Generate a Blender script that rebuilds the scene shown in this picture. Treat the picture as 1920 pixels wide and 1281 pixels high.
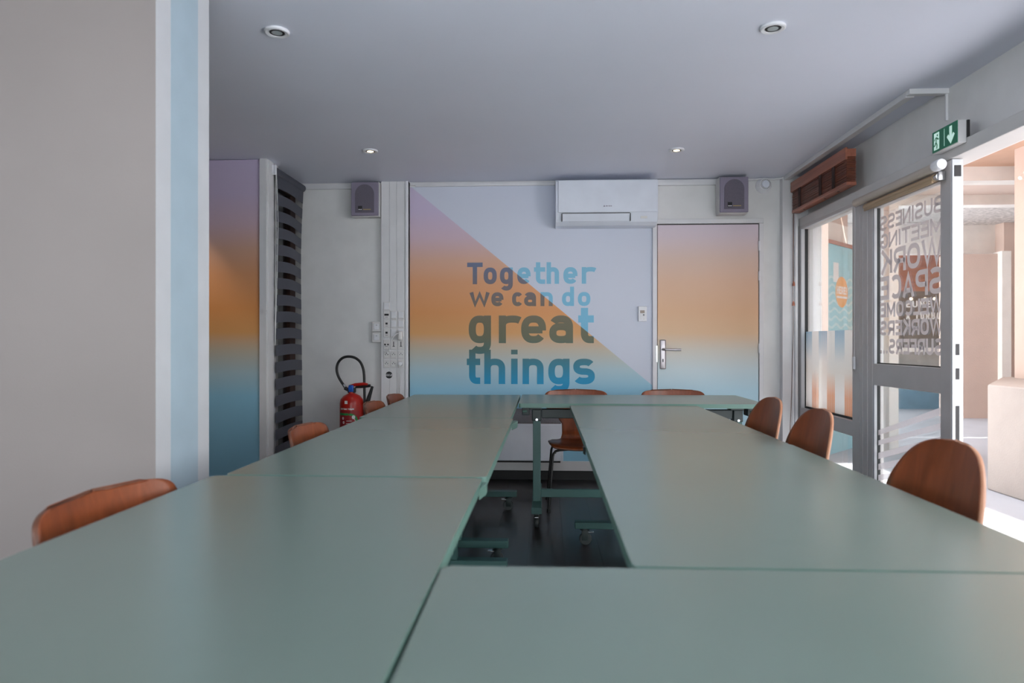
import bpy, bmesh, math, random
from mathutils import Vector, Matrix

random.seed(7)
S = bpy.context.scene
C = S.collection
PI = math.pi
for o in list(bpy.data.objects):
    bpy.data.objects.remove(o)

# ------------------------------------------------------------------ camera
EYE = 1.113                      # eye height above the floor, metres
FPX = 1280.0                     # focal length in frame pixels (24 mm on a 36 mm sensor)
YAW = math.atan(62 / FPX)
cam_data = bpy.data.cameras.new('camera')
cam_data.sensor_width = 36.0
cam_data.lens = 36.0 * FPX / 1920.0
cam_data.shift_y = 1.5 / 1920.0
cam_data.clip_start = 0.02
cam_data.dof.use_dof = True
cam_data.dof.focus_distance = 5.0
cam_data.dof.aperture_fstop = 3.2
cam = bpy.data.objects.new('camera', cam_data)
cam.location = (0, 0, EYE)
cam.rotation_euler = (PI / 2, 0, YAW)
C.objects.link(cam)
S.camera = cam

# ------------------------------------------------------------------ world, sun, exposure
world = bpy.data.worlds.new('sky')
S.world = world
world.use_nodes = True
wn = world.node_tree.nodes
wn['Background'].inputs['Color'].default_value = (0.94, 0.97, 1.0, 1)
wn['Background'].inputs['Strength'].default_value = 7.0

sun_data = bpy.data.lights.new('sun', 'SUN')
sun_data.energy = 22.0
sun_data.angle = math.radians(2.0)
sun_data.color = (1.0, 0.95, 0.86)
sun = bpy.data.objects.new('sun', sun_data)
sun.rotation_euler = (math.radians(22), 0, math.radians(15))
sun.location = (6, -3, 8)
C.objects.link(sun)

def portal(name, loc, rot, sx, sy):
    d = bpy.data.lights.new(name, 'AREA')
    d.shape = 'RECTANGLE'; d.size = sx; d.size_y = sy
    d.cycles.is_portal = True
    o = bpy.data.objects.new(name, d)
    o.location = loc; o.rotation_euler = rot
    C.objects.link(o)
portal('daylight_portal', (2.3, 0.9, 1.05), (0, PI / 2, 0), 2.1, 9.4)
portal('daylight_portal', (0.15, -3.7, 1.07), (PI / 2, 0, 0), 3.5, 2.15)

portal('daylight_portal', (-4.8, -1.55, 1.45), (0, -PI / 2, 0), 1.5, 2.9)
S.view_settings.view_transform = 'Standard'
S.view_settings.look = 'None'
S.view_settings.exposure = 0.27
S.view_settings.gamma = 1.0
S.view_settings.use_curve_mapping = False
S.cycles.max_bounces = 10
S.cycles.diffuse_bounces = 6
S.cycles.transparent_max_bounces = 16
S.cycles.sample_clamp_indirect = 6.0
S.cycles.use_denoising = True
S.cycles.caustics_reflective = False
S.cycles.caustics_refractive = False

# ------------------------------------------------------------------ materials
def lin(c):
    return tuple((v / 255 / 12.92) if v / 255 <= 0.04045 else ((v / 255 + 0.055) / 1.055) ** 2.4 for v in c[:3]) + (1.0,)

def newmat(name):
    m = bpy.data.materials.new(name); m.use_nodes = True
    nt = m.node_tree
    return m, nt, nt.nodes['Principled BSDF']

def paint(name, rgb, rough=0.6, metal=0.0, var=0.04, scale=6.0, bump=0.0, bscale=120.0, spec=0.5, coat=0.0):
    """plain colour with a little uneven tone and an optional fine bump"""
    m, nt, b = newmat(name)
    tc = nt.nodes.new('ShaderNodeTexCoord')
    n = nt.nodes.new('ShaderNodeTexNoise'); n.inputs['Scale'].default_value = scale; n.inputs['Detail'].default_value = 3
    nt.links.new(tc.outputs['Object'], n.inputs['Vector'])
    r = nt.nodes.new('ShaderNodeValToRGB')
    c = lin(rgb)
    r.color_ramp.elements[0].position = 0.3; r.color_ramp.elements[1].position = 0.7
    r.color_ramp.elements[0].color = tuple(v * (1 - var) for v in c[:3]) + (1,)
    r.color_ramp.elements[1].color = tuple(min(1, v * (1 + var)) for v in c[:3]) + (1,)
    nt.links.new(n.outputs['Fac'], r.inputs['Fac'])
    nt.links.new(r.outputs['Color'], b.inputs['Base Color'])
    b.inputs['Roughness'].default_value = rough
    b.inputs['Metallic'].default_value = metal
    b.inputs['Specular IOR Level'].default_value = spec
    b.inputs['Coat Weight'].default_value = coat
    if bump:
        n2 = nt.nodes.new('ShaderNodeTexNoise'); n2.inputs['Scale'].default_value = bscale; n2.inputs['Detail'].default_value = 4
        nt.links.new(tc.outputs['Object'], n2.inputs['Vector'])
        bp = nt.nodes.new('ShaderNodeBump'); bp.inputs['Strength'].default_value = bump; bp.inputs['Distance'].default_value = 0.01
        nt.links.new(n2.outputs['Fac'], bp.inputs['Height'])
        nt.links.new(bp.outputs['Normal'], b.inputs['Normal'])
    return m

def ramp_node(nt, stops):
    r = nt.nodes.new('ShaderNodeValToRGB')
    el = r.color_ramp.elements
    while len(el) < len(stops): el.new(0.5)
    for e, (p, c) in zip(el, stops):
        e.position = p; e.color = lin(c)
    return r

def mth(nt, op, a, b=None, clamp=False):
    n = nt.nodes.new('ShaderNodeMath'); n.operation = op; n.use_clamp = clamp
    for i, v in enumerate((a, b)):
        if v is None: continue
        if isinstance(v, (int, float)): n.inputs[i].default_value = v
        else: nt.links.new(v, n.inputs[i])
    return n.outputs[0]

ZTOP = 2.424
def height_fac(nt, z0, z1):
    g = nt.nodes.new('ShaderNodeNewGeometry')
    s = nt.nodes.new('ShaderNodeSeparateXYZ'); nt.links.new(g.outputs['Position'], s.inputs[0])
    mr = nt.nodes.new('ShaderNodeMapRange')
    mr.inputs['From Min'].default_value = z0; mr.inputs['From Max'].default_value = z1
    nt.links.new(s.outputs['Z'], mr.inputs['Value'])
    return mr.outputs[0], s

# printed sunset gradient, floor (0) to ceiling (1)
SUNSET = [(0.0, (138, 192, 218)), (0.30, (150, 202, 226)), (0.37, (180, 204, 212)), (0.435, (202, 190, 170)), (0.49, (224, 164, 102)),
          (0.56, (226, 154, 92)), (0.66, (224, 160, 114)), (0.735, (218, 172, 148)), (0.81, (212, 184, 194)), (0.90, (204, 188, 214)), (1.0, (206, 192, 218))]
MURAL_LINE = lambda x: 2.394 - (x + 1.105) * 0.8274

def diag_mask(nt, sep):
    """1 above the printed diagonal, 0 below"""
    t = mth(nt, 'MULTIPLY', mth(nt, 'ADD', sep.outputs['X'], 1.105), 0.8274)
    d = mth(nt, 'SUBTRACT', mth(nt, 'ADD', sep.outputs['Z'], t), 2.394)
    return mth(nt, 'MULTIPLY', mth(nt, 'ADD', d, 0.002), 250.0, clamp=True)

def mixc(nt, fac, a, b):
    m = nt.nodes.new('ShaderNodeMix'); m.data_type = 'RGBA'
    nt.links.new(fac, m.inputs['Factor'])
    for s, v in ((6, a), (7, b)):
        if isinstance(v, tuple): m.inputs[s].default_value = v
        else: nt.links.new(v, m.inputs[s])
    return m.outputs[2]

def sunset_mat(name, mural=False, rough=0.5, pale=0.0):
    m, nt, b = newmat(name)
    f, sep = height_fac(nt, 0.0, ZTOP)
    r = ramp_node(nt, [(p, tuple(v + (232 - v) * pale for v in c)) for p, c in SUNSET]); nt.links.new(f, r.inputs['Fac'])
    col = r.outputs['Color']
    if mural:
        col = mixc(nt, diag_mask(nt, sep), col, lin((208, 212, 226)))
    nt.links.new(col, b.inputs['Base Color'])
    b.inputs['Roughness'].default_value = rough
    return m

def letter_mat():
    m, nt, b = newmat('printed_lettering')
    f, sep = height_fac(nt, 0.70, 1.78)
    r0 = ramp_node(nt, [(0.0, (10, 150, 205)), (0.10, (20, 150, 195)), (0.22, (55, 130, 150)), (0.33, (84, 112, 104)), (0.42, (108, 108, 84)), (0.55, (116, 108, 84)),
                        (0.68, (122, 108, 98)), (0.82, (116, 108, 116)), (1.0, (104, 116, 146))])
    r1 = ramp_node(nt, [(0.0, (40, 160, 215)), (0.4, (120, 190, 222)), (1.0, (132, 190, 216))])
    nt.links.new(f, r0.inputs['Fac']); nt.links.new(f, r1.inputs['Fac'])
    nt.links.new(mixc(nt, diag_mask(nt, sep), r0.outputs['Color'], r1.outputs['Color']), b.inputs['Base Color'])
    b.inputs['Roughness'].default_value = 0.55
    return m

def wood_mat(name, dark, light, rough=0.35, scale=1.0, axis='Z', coat=0.25):
    m, nt, b = newmat(name)
    tc = nt.nodes.new('ShaderNodeTexCoord')
    mp = nt.nodes.new('ShaderNodeMapping')
    st = {'X': (1.5, 26, 26), 'Y': (26, 1.5, 26), 'Z': (26, 26, 1.5)}[axis]
    mp.inputs['Scale'].default_value = tuple(s * scale for s in st)
    nt.links.new(tc.outputs['Object'], mp.inputs['Vector'])
    n = nt.nodes.new('ShaderNodeTexNoise'); n.inputs['Scale'].default_value = 1.0; n.inputs['Detail'].default_value = 6; n.inputs['Distortion'].default_value = 0.6
    nt.links.new(mp.outputs[0], n.inputs['Vector'])
    r = ramp_node(nt, [(0.28, dark), (0.72, light)])
    nt.links.new(n.outputs['Fac'], r.inputs['Fac'])
    nt.links.new(r.outputs['Color'], b.inputs['Base Color'])
    b.inputs['Roughness'].default_value = rough
    b.inputs['Coat Weight'].default_value = coat
    b.inputs['Coat Roughness'].default_value = 0.2
    return m

def floor_mat():
    m, nt, b = newmat('dark_planks')
    tc = nt.nodes.new('ShaderNodeTexCoord')
    mp = nt.nodes.new('ShaderNodeMapping'); mp.inputs['Rotation'].default_value = (0, 0, PI / 2)
    nt.links.new(tc.outputs['Object'], mp.inputs['Vector'])
    br = nt.nodes.new('ShaderNodeTexBrick')
    br.inputs['Scale'].default_value = 1.0
    br.inputs['Brick Width'].default_value = 1.2; br.inputs['Row Height'].default_value = 0.19
    br.inputs['Mortar Size'].default_value = 0.003; br.inputs['Mortar Smooth'].default_value = 0.2
    br.inputs['Color1'].default_value = lin((52, 46, 48)); br.inputs['Color2'].default_value = lin((44, 41, 45)); br.inputs['Mortar'].default_value = lin((12, 11, 12))
    nt.links.new(mp.outputs[0], br.inputs['Vector'])
    n = nt.nodes.new('ShaderNodeTexNoise'); n.inputs['Scale'].default_value = 5; n.inputs['Detail'].default_value = 8
    mp2 = nt.nodes.new('ShaderNodeMapping'); mp2.inputs['Scale'].default_value = (6, 0.7, 1)
    nt.links.new(tc.outputs['Object'], mp2.inputs['Vector']); nt.links.new(mp2.outputs[0], n.inputs['Vector'])
    mx = nt.nodes.new('ShaderNodeMix'); mx.data_type = 'RGBA'; mx.blend_type = 'MULTIPLY'; mx.inputs['Factor'].default_value = 0.5
    nt.links.new(br.outputs['Color'], mx.inputs[6]); nt.links.new(n.outputs['Color'], mx.inputs[7])
    nt.links.new(mx.outputs[2], b.inputs['Base Color'])
    b.inputs['Roughness'].default_value = 0.28
    bp = nt.nodes.new('ShaderNodeBump'); bp.inputs['Strength'].default_value = 0.35; bp.inputs['Distance'].default_value = 0.002; bp.invert = True
    nt.links.new(br.outputs['Fac'], bp.inputs['Height']); nt.links.new(bp.outputs['Normal'], b.inputs['Normal'])
    return m

def glass_mat(name, tint=(0.95, 0.97, 0.97), gloss=0.08, rough=0.0):
    m = bpy.data.materials.new(name); m.use_nodes = True
    nt = m.node_tree; nt.nodes.clear()
    o = nt.nodes.new('ShaderNodeOutputMaterial')
    t = nt.nodes.new('ShaderNodeBsdfTransparent'); t.inputs[0].default_value = tint + (1,)
    g = nt.nodes.new('ShaderNodeBsdfGlossy'); g.inputs['Roughness'].default_value = rough
    lw = nt.nodes.new('ShaderNodeLayerWeight'); lw.inputs['Blend'].default_value = 0.25
    mx = nt.nodes.new('ShaderNodeMixShader')
    nt.links.new(mth(nt, 'MULTIPLY', lw.outputs['Fresnel'], gloss * 6, clamp=True), mx.inputs[0])
    nt.links.new(t.outputs[0], mx.inputs[1]); nt.links.new(g.outputs[0], mx.inputs[2])
    nt.links.new(mx.outputs[0], o.inputs[0])
    return m

def translucent_mat(name, rgb, alpha):
    """thin vinyl / sheer layer: part see-through, part diffuse and translucent"""
    m = bpy.data.materials.new(name); m.use_nodes = True
    nt = m.node_tree; nt.nodes.clear()
    o = nt.nodes.new('ShaderNodeOutputMaterial')
    t = nt.nodes.new('ShaderNodeBsdfTransparent')
    d = nt.nodes.new('ShaderNodeBsdfDiffuse'); d.inputs[0].default_value = lin(rgb)
    tr = nt.nodes.new('ShaderNodeBsdfTranslucent'); tr.inputs[0].default_value = lin(rgb)
    m1 = nt.nodes.new('ShaderNodeMixShader'); m1.inputs[0].default_value = 0.5
    nt.links.new(d.outputs[0], m1.inputs[1]); nt.links.new(tr.outputs[0], m1.inputs[2])
    m2 = nt.nodes.new('ShaderNodeMixShader'); m2.inputs[0].default_value = alpha
    nt.links.new(t.outputs[0], m2.inputs[1]); nt.links.new(m1.outputs[0], m2.inputs[2])
    nt.links.new(m2.outputs[0], o.inputs[0])
    return m

def film_mat(name, top, bottom, z0, z1):
    """window film printed with a vertical fade: top colour fades to white, then to the bottom colour, in fine lines"""
    m = bpy.data.materials.new(name); m.use_nodes = True
    nt = m.node_tree; nt.nodes.clear()
    o = nt.nodes.new('ShaderNodeOutputMaterial')
    f, sep = height_fac(nt, z0, z1)
    r = ramp_node(nt, [(0.0, bottom), (0.22, bottom), (0.5, (238, 236, 232)), (0.62, (236, 238, 238)), (1.0, top)])
    nt.links.new(f, r.inputs['Fac'])
    w = mth(nt, 'SINE', mth(nt, 'MULTIPLY', sep.outputs['Y'], 2 * PI / 0.017))
    line = mth(nt, 'GREATER_THAN', w, 0.75)
    col = mixc(nt, line, r.outputs['Color'], lin((236, 236, 236)))
    t = nt.nodes.new('ShaderNodeBsdfTransparent')
    d = nt.nodes.new('ShaderNodeBsdfDiffuse'); tr = nt.nodes.new('ShaderNodeBsdfTranslucent')
    nt.links.new(col, d.inputs[0]); nt.links.new(col, tr.inputs[0])
    m1 = nt.nodes.new('ShaderNodeMixShader'); m1.inputs[0].default_value = 0.6
    nt.links.new(d.outputs[0], m1.inputs[1]); nt.links.new(tr.outputs[0], m1.inputs[2])
    m2 = nt.nodes.new('ShaderNodeMixShader'); m2.inputs[0].default_value = 0.62
    nt.links.new(t.outputs[0], m2.inputs[1]); nt.links.new(m1.outputs[0], m2.inputs[2])
    nt.links.new(m2.outputs[0], o.inputs[0])
    return m

def emit_mat(name, rgb, strength):
    m, nt, b = newmat(name)
    b.inputs['Base Color'].default_value = lin(rgb)
    b.inputs['Emission Color'].default_value = lin(rgb)
    b.inputs['Emission Strength'].default_value = strength
    return m

M = dict(
    wall=paint('wall_paint', (222, 221, 220), 0.6, bump=0.03, bscale=200),
    ceiling=paint('ceiling_paint', (222, 225, 238), 0.55, var=0.03, scale=0.8),
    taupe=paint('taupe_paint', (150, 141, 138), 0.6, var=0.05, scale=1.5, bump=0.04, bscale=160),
    trimw=paint('trim_paint', (220, 219, 221), 0.4),
    blue=paint('pale_blue_stripe', (164, 181, 192), 0.55),
    pillar=paint('pillar_white', (196, 196, 199), 0.5),
    mural=sunset_mat('printed_mural', True),
    sunset=sunset_mat('printed_sunset'),
    sunset_sheen=sunset_mat('printed_sunset_sheen', pale=0.38),  # same gradient mixed paler: the light's sheen on the door, painted in
    letters=letter_mat(),
    floor=floor_mat(),
    black=paint('black_paint', (22, 21, 22), 0.5),
    alu=paint('grey_aluminium', (196, 191, 190), 0.45),
    header=paint('header_paint', (206, 204, 202), 0.5),
    alul=paint('pale_aluminium', (190, 191, 195), 0.4),
    rubber=paint('black_rubber', (14, 15, 18), 0.55),
    top=paint('sage_laminate', (116, 133, 124), 0.26, var=0.012, scale=3, spec=0.9),
    edge=paint('sage_edge', (92, 124, 114), 0.45),
    frame=paint('sage_powder_coat', (62, 100, 96), 0.42),
    dframe=paint('dark_mechanism', (40, 52, 52), 0.45),
    chrome=paint('steel', (190, 190, 192), 0.25, metal=1.0),
    brushed=paint('brushed_steel', (190, 184, 188), 0.38, metal=0.7),
    wheel=paint('grey_wheel', (60, 66, 66), 0.35),
    ply=wood_mat('brown_plywood', (110, 52, 24), (146, 74, 38), 0.36, coat=0.08),
    plyedge=wood_mat('plywood_edge', (168, 112, 82), (196, 142, 110), 0.5),
    plydark=wood_mat('plywood_edge_dark', (88, 50, 32), (112, 66, 44), 0.5),
    slat=wood_mat('stained_slats', (96, 48, 34), (150, 80, 54), 0.4, axis='Y'),
    rail=wood_mat('stained_rail', (146, 84, 62), (178, 108, 84), 0.42, axis='Y'),
    tape=paint('dark_ladder_tape', (54, 30, 26), 0.8),
    plastic=paint('white_plastic', (226, 226, 230), 0.35),
    acp=paint('ac_plastic', (222, 226, 236), 0.3),
    accloth=paint('grey_mesh_fabric', (118, 112, 114), 0.8, var=0.4, scale=300),
    module=paint('outlet_plastic', (218, 215, 214), 0.4),
    dark=paint('dark_slot', (26, 24, 26), 0.6),
    spk=paint('speaker_front', (136, 128, 146), 0.55),
    grille=paint('speaker_grille', (104, 98, 110), 0.75, var=0.15, scale=260, bump=0.2, bscale=300),
    cabinet=paint('speaker_cabinet', (206, 204, 204), 0.5),
    gold=paint('gold_print', (196, 168, 96), 0.5),
    red=paint('red_enamel', (176, 30, 20), 0.28),
    redlabel=paint('red_label', (160, 36, 42), 0.4),
    green=paint('green_label', (44, 150, 78), 0.45),
    white=paint('white_print', (232, 232, 232), 0.5),
    bluecap=paint('blue_plastic', (20, 84, 176), 0.35),
    blindband=paint('charcoal_fabric', (74, 76, 86), 0.75, var=0.06, scale=140),
    sheer=translucent_mat('charcoal_sheer', (30, 30, 34), 0.30),
    cord=paint('white_cord', (220, 220, 220), 0.5),
    browncord=paint('brown_cord', (100, 72, 62), 0.6),
    brownframe=wood_mat('brown_window_wood', (74, 40, 26), (104, 58, 36), 0.5),
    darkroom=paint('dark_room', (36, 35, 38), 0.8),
    glass=glass_mat('clear_glass'),
    vinyl=translucent_mat('frosted_vinyl', (224, 220, 222), 0.85),
    stripes=translucent_mat('frosted_stripe', (226, 224, 230), 0.5),
    filma=film_mat('striped_film_blue', (150, 196, 226), (250, 250, 250), 0.60, 1.196),
    filmb=film_mat('striped_film_orange', (248, 250, 250), (244, 176, 120), 0.60, 1.196),
    beige=paint('beige_roller_fabric', (178, 152, 122), 0.6),
    beigeg=paint('pale_roller_tube', (196, 184, 172), 0.5),
    signgreen=paint('exit_green', (20, 120, 88), 0.35),
    exitw=emit_mat('exit_pictogram', (205, 240, 226), 0.35),
    lamp=emit_mat('lit_lamp', (255, 226, 190), 5.0),
    lampoff=paint('lamp_glass', (170, 178, 180), 0.12),
    peach=paint('peach_render', (200, 178, 166), 0.85, var=0.04, scale=3, bump=0.25, bscale=60),
    peachd=paint('peach_ceiling', (214, 176, 152), 0.85, var=0.04, bump=0.25, bscale=60),
    extw=paint('white_render', (226, 220, 214), 0.8, bump=0.15, bscale=70),
    parapet=paint('parapet_render', (158, 148, 142), 0.8, bump=0.15, bscale=70),
    bulb=emit_mat('bulb_glow', (255, 236, 210), 1.2),
    rough=paint('rough_render', (196, 190, 186), 0.9, var=0.35, scale=18, bump=0.8, bscale=30),
    stone=paint('grey_paving', (166, 168, 176), 0.6, var=0.05, scale=2),
    board=paint('sky_blue_board', (150, 206, 220), 0.45),
    boardw=paint('pale_wave_print', (196, 224, 228), 0.45),
    orange=paint('orange_print', (240, 172, 92), 0.45),
    thatch=wood_mat('brown_slat_awning', (124, 66, 48), (176, 104, 78), 0.8, axis='X', coat=0),
    shade=paint('grey_bar_interior', (84, 82, 84), 0.7, var=0.2, scale=4),
    counter=paint('counter_boards', (150, 140, 134), 0.7, var=0.3, scale=7),
    bluebar=paint('blue_bar_front', (96, 128, 150), 0.6, var=0.25, scale=5),
)

# ------------------------------------------------------------------ mesh building
class MB:
    """collects shapes into one bmesh; build() links it as one object"""
    def __init__(self): self.bm = bmesh.new(); self.mi = 0
    def _tag(self, faces):
        for f in faces: f.material_index = self.mi
    def box(self, x0, x1, y0, y1, z0, z1, bev=0.0, seg=2):
        xs, ys, zs = sorted((x0, x1)), sorted((y0, y1)), sorted((z0, z1))
        v = [self.bm.verts.new((x, y, z)) for x in xs for y in ys for z in zs]
        q = [(0, 1, 3, 2), (4, 6, 7, 5), (0, 4, 5, 1), (2, 3, 7, 6), (0, 2, 6, 4), (1, 5, 7, 3)]
        fs = [self.bm.faces.new([v[i] for i in f]) for f in q]
        self._tag(fs)
        if bev > 0:
            es = list({e for f in fs for e in f.edges})
            r = bmesh.ops.bevel(self.bm, geom=es, offset=bev, segments=seg, affect='EDGES', profile=0.5)
            self._tag(r['faces'])
        return self
    def poly_prism(self, pts, vec, bev=0.0, cap_mi=None):
        """pts: list of 3-D points (planar loop), vec: extrusion"""
        vec = Vector(vec)
        a = [self.bm.verts.new(p) for p in pts]
        b = [self.bm.verts.new(Vector(p) + vec) for p in pts]
        f1 = self.bm.faces.new(a); f2 = self.bm.faces.new(list(reversed(b)))
        fs = [f1, f2]
        n = len(pts)
        for i in range(n):
            fs.append(self.bm.faces.new((a[i], b[i], b[(i + 1) % n], a[(i + 1) % n])))
        self._tag(fs)
        if bev > 0:
            es = list(f1.edges) + list(f2.edges)
            r = bmesh.ops.bevel(self.bm, geom=es, offset=bev, segments=2, affect='EDGES', profile=0.5)
            self._tag(r['faces'])
        return self
    def rings(self, rings, close_u=True, caps=True):
        vs = [[self.bm.verts.new(p) for p in ring] for ring in rings]
        fs = []
        n = len(vs[0])
        for i in range(len(vs) - 1):
            for j in range(n if close_u else n - 1):
                k = (j + 1) % n
                fs.append(self.bm.faces.new((vs[i][j], vs[i][k], vs[i + 1][k], vs[i + 1][j])))
        if caps:
            fs.append(self.bm.faces.new(list(reversed(vs[0])))); fs.append(self.bm.faces.new(vs[-1]))
        self._tag(fs)
        return self
    def tube(self, pts, r, n=10, caps=True):
        pts = [Vector(p) for p in pts]
        rr = r if isinstance(r, (list, tuple)) else [r] * len(pts)
        rings = []
        up = Vector((0, 0, 1))
        prev = None
        for i, p in enumerate(pts):
            t = (pts[min(i + 1, len(pts) - 1)] - pts[max(i - 1, 0)]).normalized()
            if prev is None:
                ref = up if abs(t.z) < 0.9 else Vector((1, 0, 0))
                a = t.cross(ref).normalized()
            else:
                a = (prev - t * prev.dot(t)).normalized()
            prev = a
            b = t.cross(a)
            rings.append([p + (a * math.cos(2 * PI * k / n) + b * math.sin(2 * PI * k / n)) * rr[i] for k in range(n)])
        return self.rings(rings, True, caps)
    def cyl(self, p0, p1, r, n=20):
        return self.tube([p0, p1], r, n)
    def lathe(self, prof, origin=(0, 0, 0), axis='Z', n=32):
        """prof: list of (radius, height)"""
        o = Vector(origin)
        rings = []
        for r, h in prof:
            ring = []
            for k in range(n):
                c, s = math.cos(2 * PI * k / n) * r, math.sin(2 * PI * k / n) * r
                ring.append(o + Vector({'Z': (c, s, h), 'Y': (c, h, -s), 'X': (h, c, s)}[axis]))
            rings.append(ring)
        return self.rings(rings, True, True)
    def grid(self, fn, nu, nv):
        vs = [[self.bm.verts.new(fn(i / nu, j / nv)) for i in range(nu + 1)] for j in range(nv + 1)]
        fs = []
        for j in range(nv):
            for i in range(nu):
                fs.append(self.bm.faces.new((vs[j][i], vs[j][i + 1], vs[j + 1][i + 1], vs[j + 1][i])))
        self._tag(fs)
        return self
    def strokes(self, polys, w, fn, depth):
        """polylines (u,v) thickened to width w; fn(u,v) -> (point, outward normal); depth = thickness"""
        h = w / 2
        for lay, pl in enumerate(polys):
            dp = depth + lay * 0.00025
            closed = len(pl) > 3 and (Vector(pl[0]) - Vector(pl[-1])).length < 1e-6
            p = [Vector(q) for q in (pl[:-1] if closed else pl)]
            n = len(p)
            L, R = [], []
            for i in range(n):
                pa = p[i - 1] if (i > 0 or closed) else None
                pb = p[(i + 1) % n] if (i < n - 1 or closed) else None
                d1 = (p[i] - pa).normalized() if pa is not None else None
                d2 = (pb - p[i]).normalized() if pb is not None else None
                if d1 is None: d1 = d2
                if d2 is None: d2 = d1
                n1 = Vector((-d1.y, d1.x)); n2 = Vector((-d2.y, d2.x))
                mm = (n1 + n2)
                if mm.length < 1e-5: mm = n1.copy()
                mm.normalize()
                k = h / max(0.62, mm.dot(n1))
                L.append(p[i] + mm * k); R.append(p[i] - mm * k)
            for i in range(n if closed else n - 1):
                j = (i + 1) % n
                q = [R[i], R[j], L[j], L[i]]
                fr, bk = [], []
                for c in q:
                    pt, nn = fn(c.x, c.y)
                    pt = Vector(pt); nn = Vector(nn)
                    fr.append(self.bm.verts.new(pt + nn * dp)); bk.append(self.bm.verts.new(pt))
                fs = [self.bm.faces.new(fr), self.bm.faces.new(list(reversed(bk)))]
                for a in range(4):
                    b = (a + 1) % 4
                    fs.append(self.bm.faces.new((fr[a], bk[a], bk[b], fr[b])))
                self._tag(fs)
        return self
    def build(self, name, mats, parent=None, smooth=False, world=True, origin=None, kind=None, fix=True):
        if fix: bmesh.ops.recalc_face_normals(self.bm, faces=self.bm.faces[:])
        if origin is None:
            if parent is not None and world: origin = Vector(parent['_w'])
            elif parent is not None: origin = Vector((0, 0, 0))
            else:
                cs = [v.co for v in self.bm.verts]
                origin = Vector(((min(c.x for c in cs) + max(c.x for c in cs)) / 2, (min(c.y for c in cs) + max(c.y for c in cs)) / 2, min(c.z for c in cs)))
        origin = Vector(origin)
        for v in self.bm.verts: v.co -= origin
        me = bpy.data.meshes.new(name); self.bm.to_mesh(me); self.bm.free()
        for m in (mats if isinstance(mats, (list, tuple)) else [mats]): me.materials.append(m)
        if smooth:
            me.polygons.foreach_set('use_smooth', [True] * len(me.polygons))
            me.set_sharp_from_angle(angle=math.radians(38))
        o = bpy.data.objects.new(name, me); C.objects.link(o)
        if parent is not None:
            o.parent = parent
            o['_w'] = tuple(origin) if world else (0, 0, 0)
        else:
            o.location = origin
            o['_w'] = tuple(origin)
        if kind: o['kind'] = kind
        return o

def tag(o, label, cat, group=None):
    o['label'] = label; o['category'] = cat
    if group: o['group'] = group
    return o

def thing(name, label, cat, loc, rotz=0.0, group=None):
    o = bpy.data.objects.new(name, None); C.objects.link(o)
    o.empty_display_size = 0.05
    o.location = loc; o.rotation_euler = (0, 0, rotz)
    o['_w'] = tuple(loc)
    return tag(o, label, cat, group)

def subpart(mb, name, mats, parent, world=True, smooth=False):
    """a child of a part; the part's mesh sits at its thing's origin, so the offsets agree"""
    o = mb.build(name, mats, parent, smooth, world)
    if world: o['_w'] = tuple(parent['_w'])
    return o

def struct(mb, name, mats, parent=None, smooth=False):
    return mb.build(name, mats, parent, smooth, True, None, 'structure' if parent is None else None)

def dup(root, loc, rotz, label, group=None):
    r = root.copy(); C.objects.link(r); r.location = loc; r.rotation_euler = (0, 0, rotz)
    r['label'] = label
    if group: r['group'] = group
    for ch in list(root.children):
        c = ch.copy(); C.objects.link(c); c.parent = r
        for g in list(ch.children):
            d = g.copy(); C.objects.link(d); d.parent = c
    return r

# ------------------------------------------------------------------ stroke alphabet
def sup(cx, cy, a, b, d0, d1, n=22, e=2.5):
    out = []
    for i in range(n + 1):
        t = math.radians(d0 + (d1 - d0) * i / n)
        c, s = math.cos(t), math.sin(t)
        out.append((cx + a * math.copysign(abs(c) ** (2 / e), c), cy + b * math.copysign(abs(s) ** (2 / e), s)))
    return out

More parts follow.
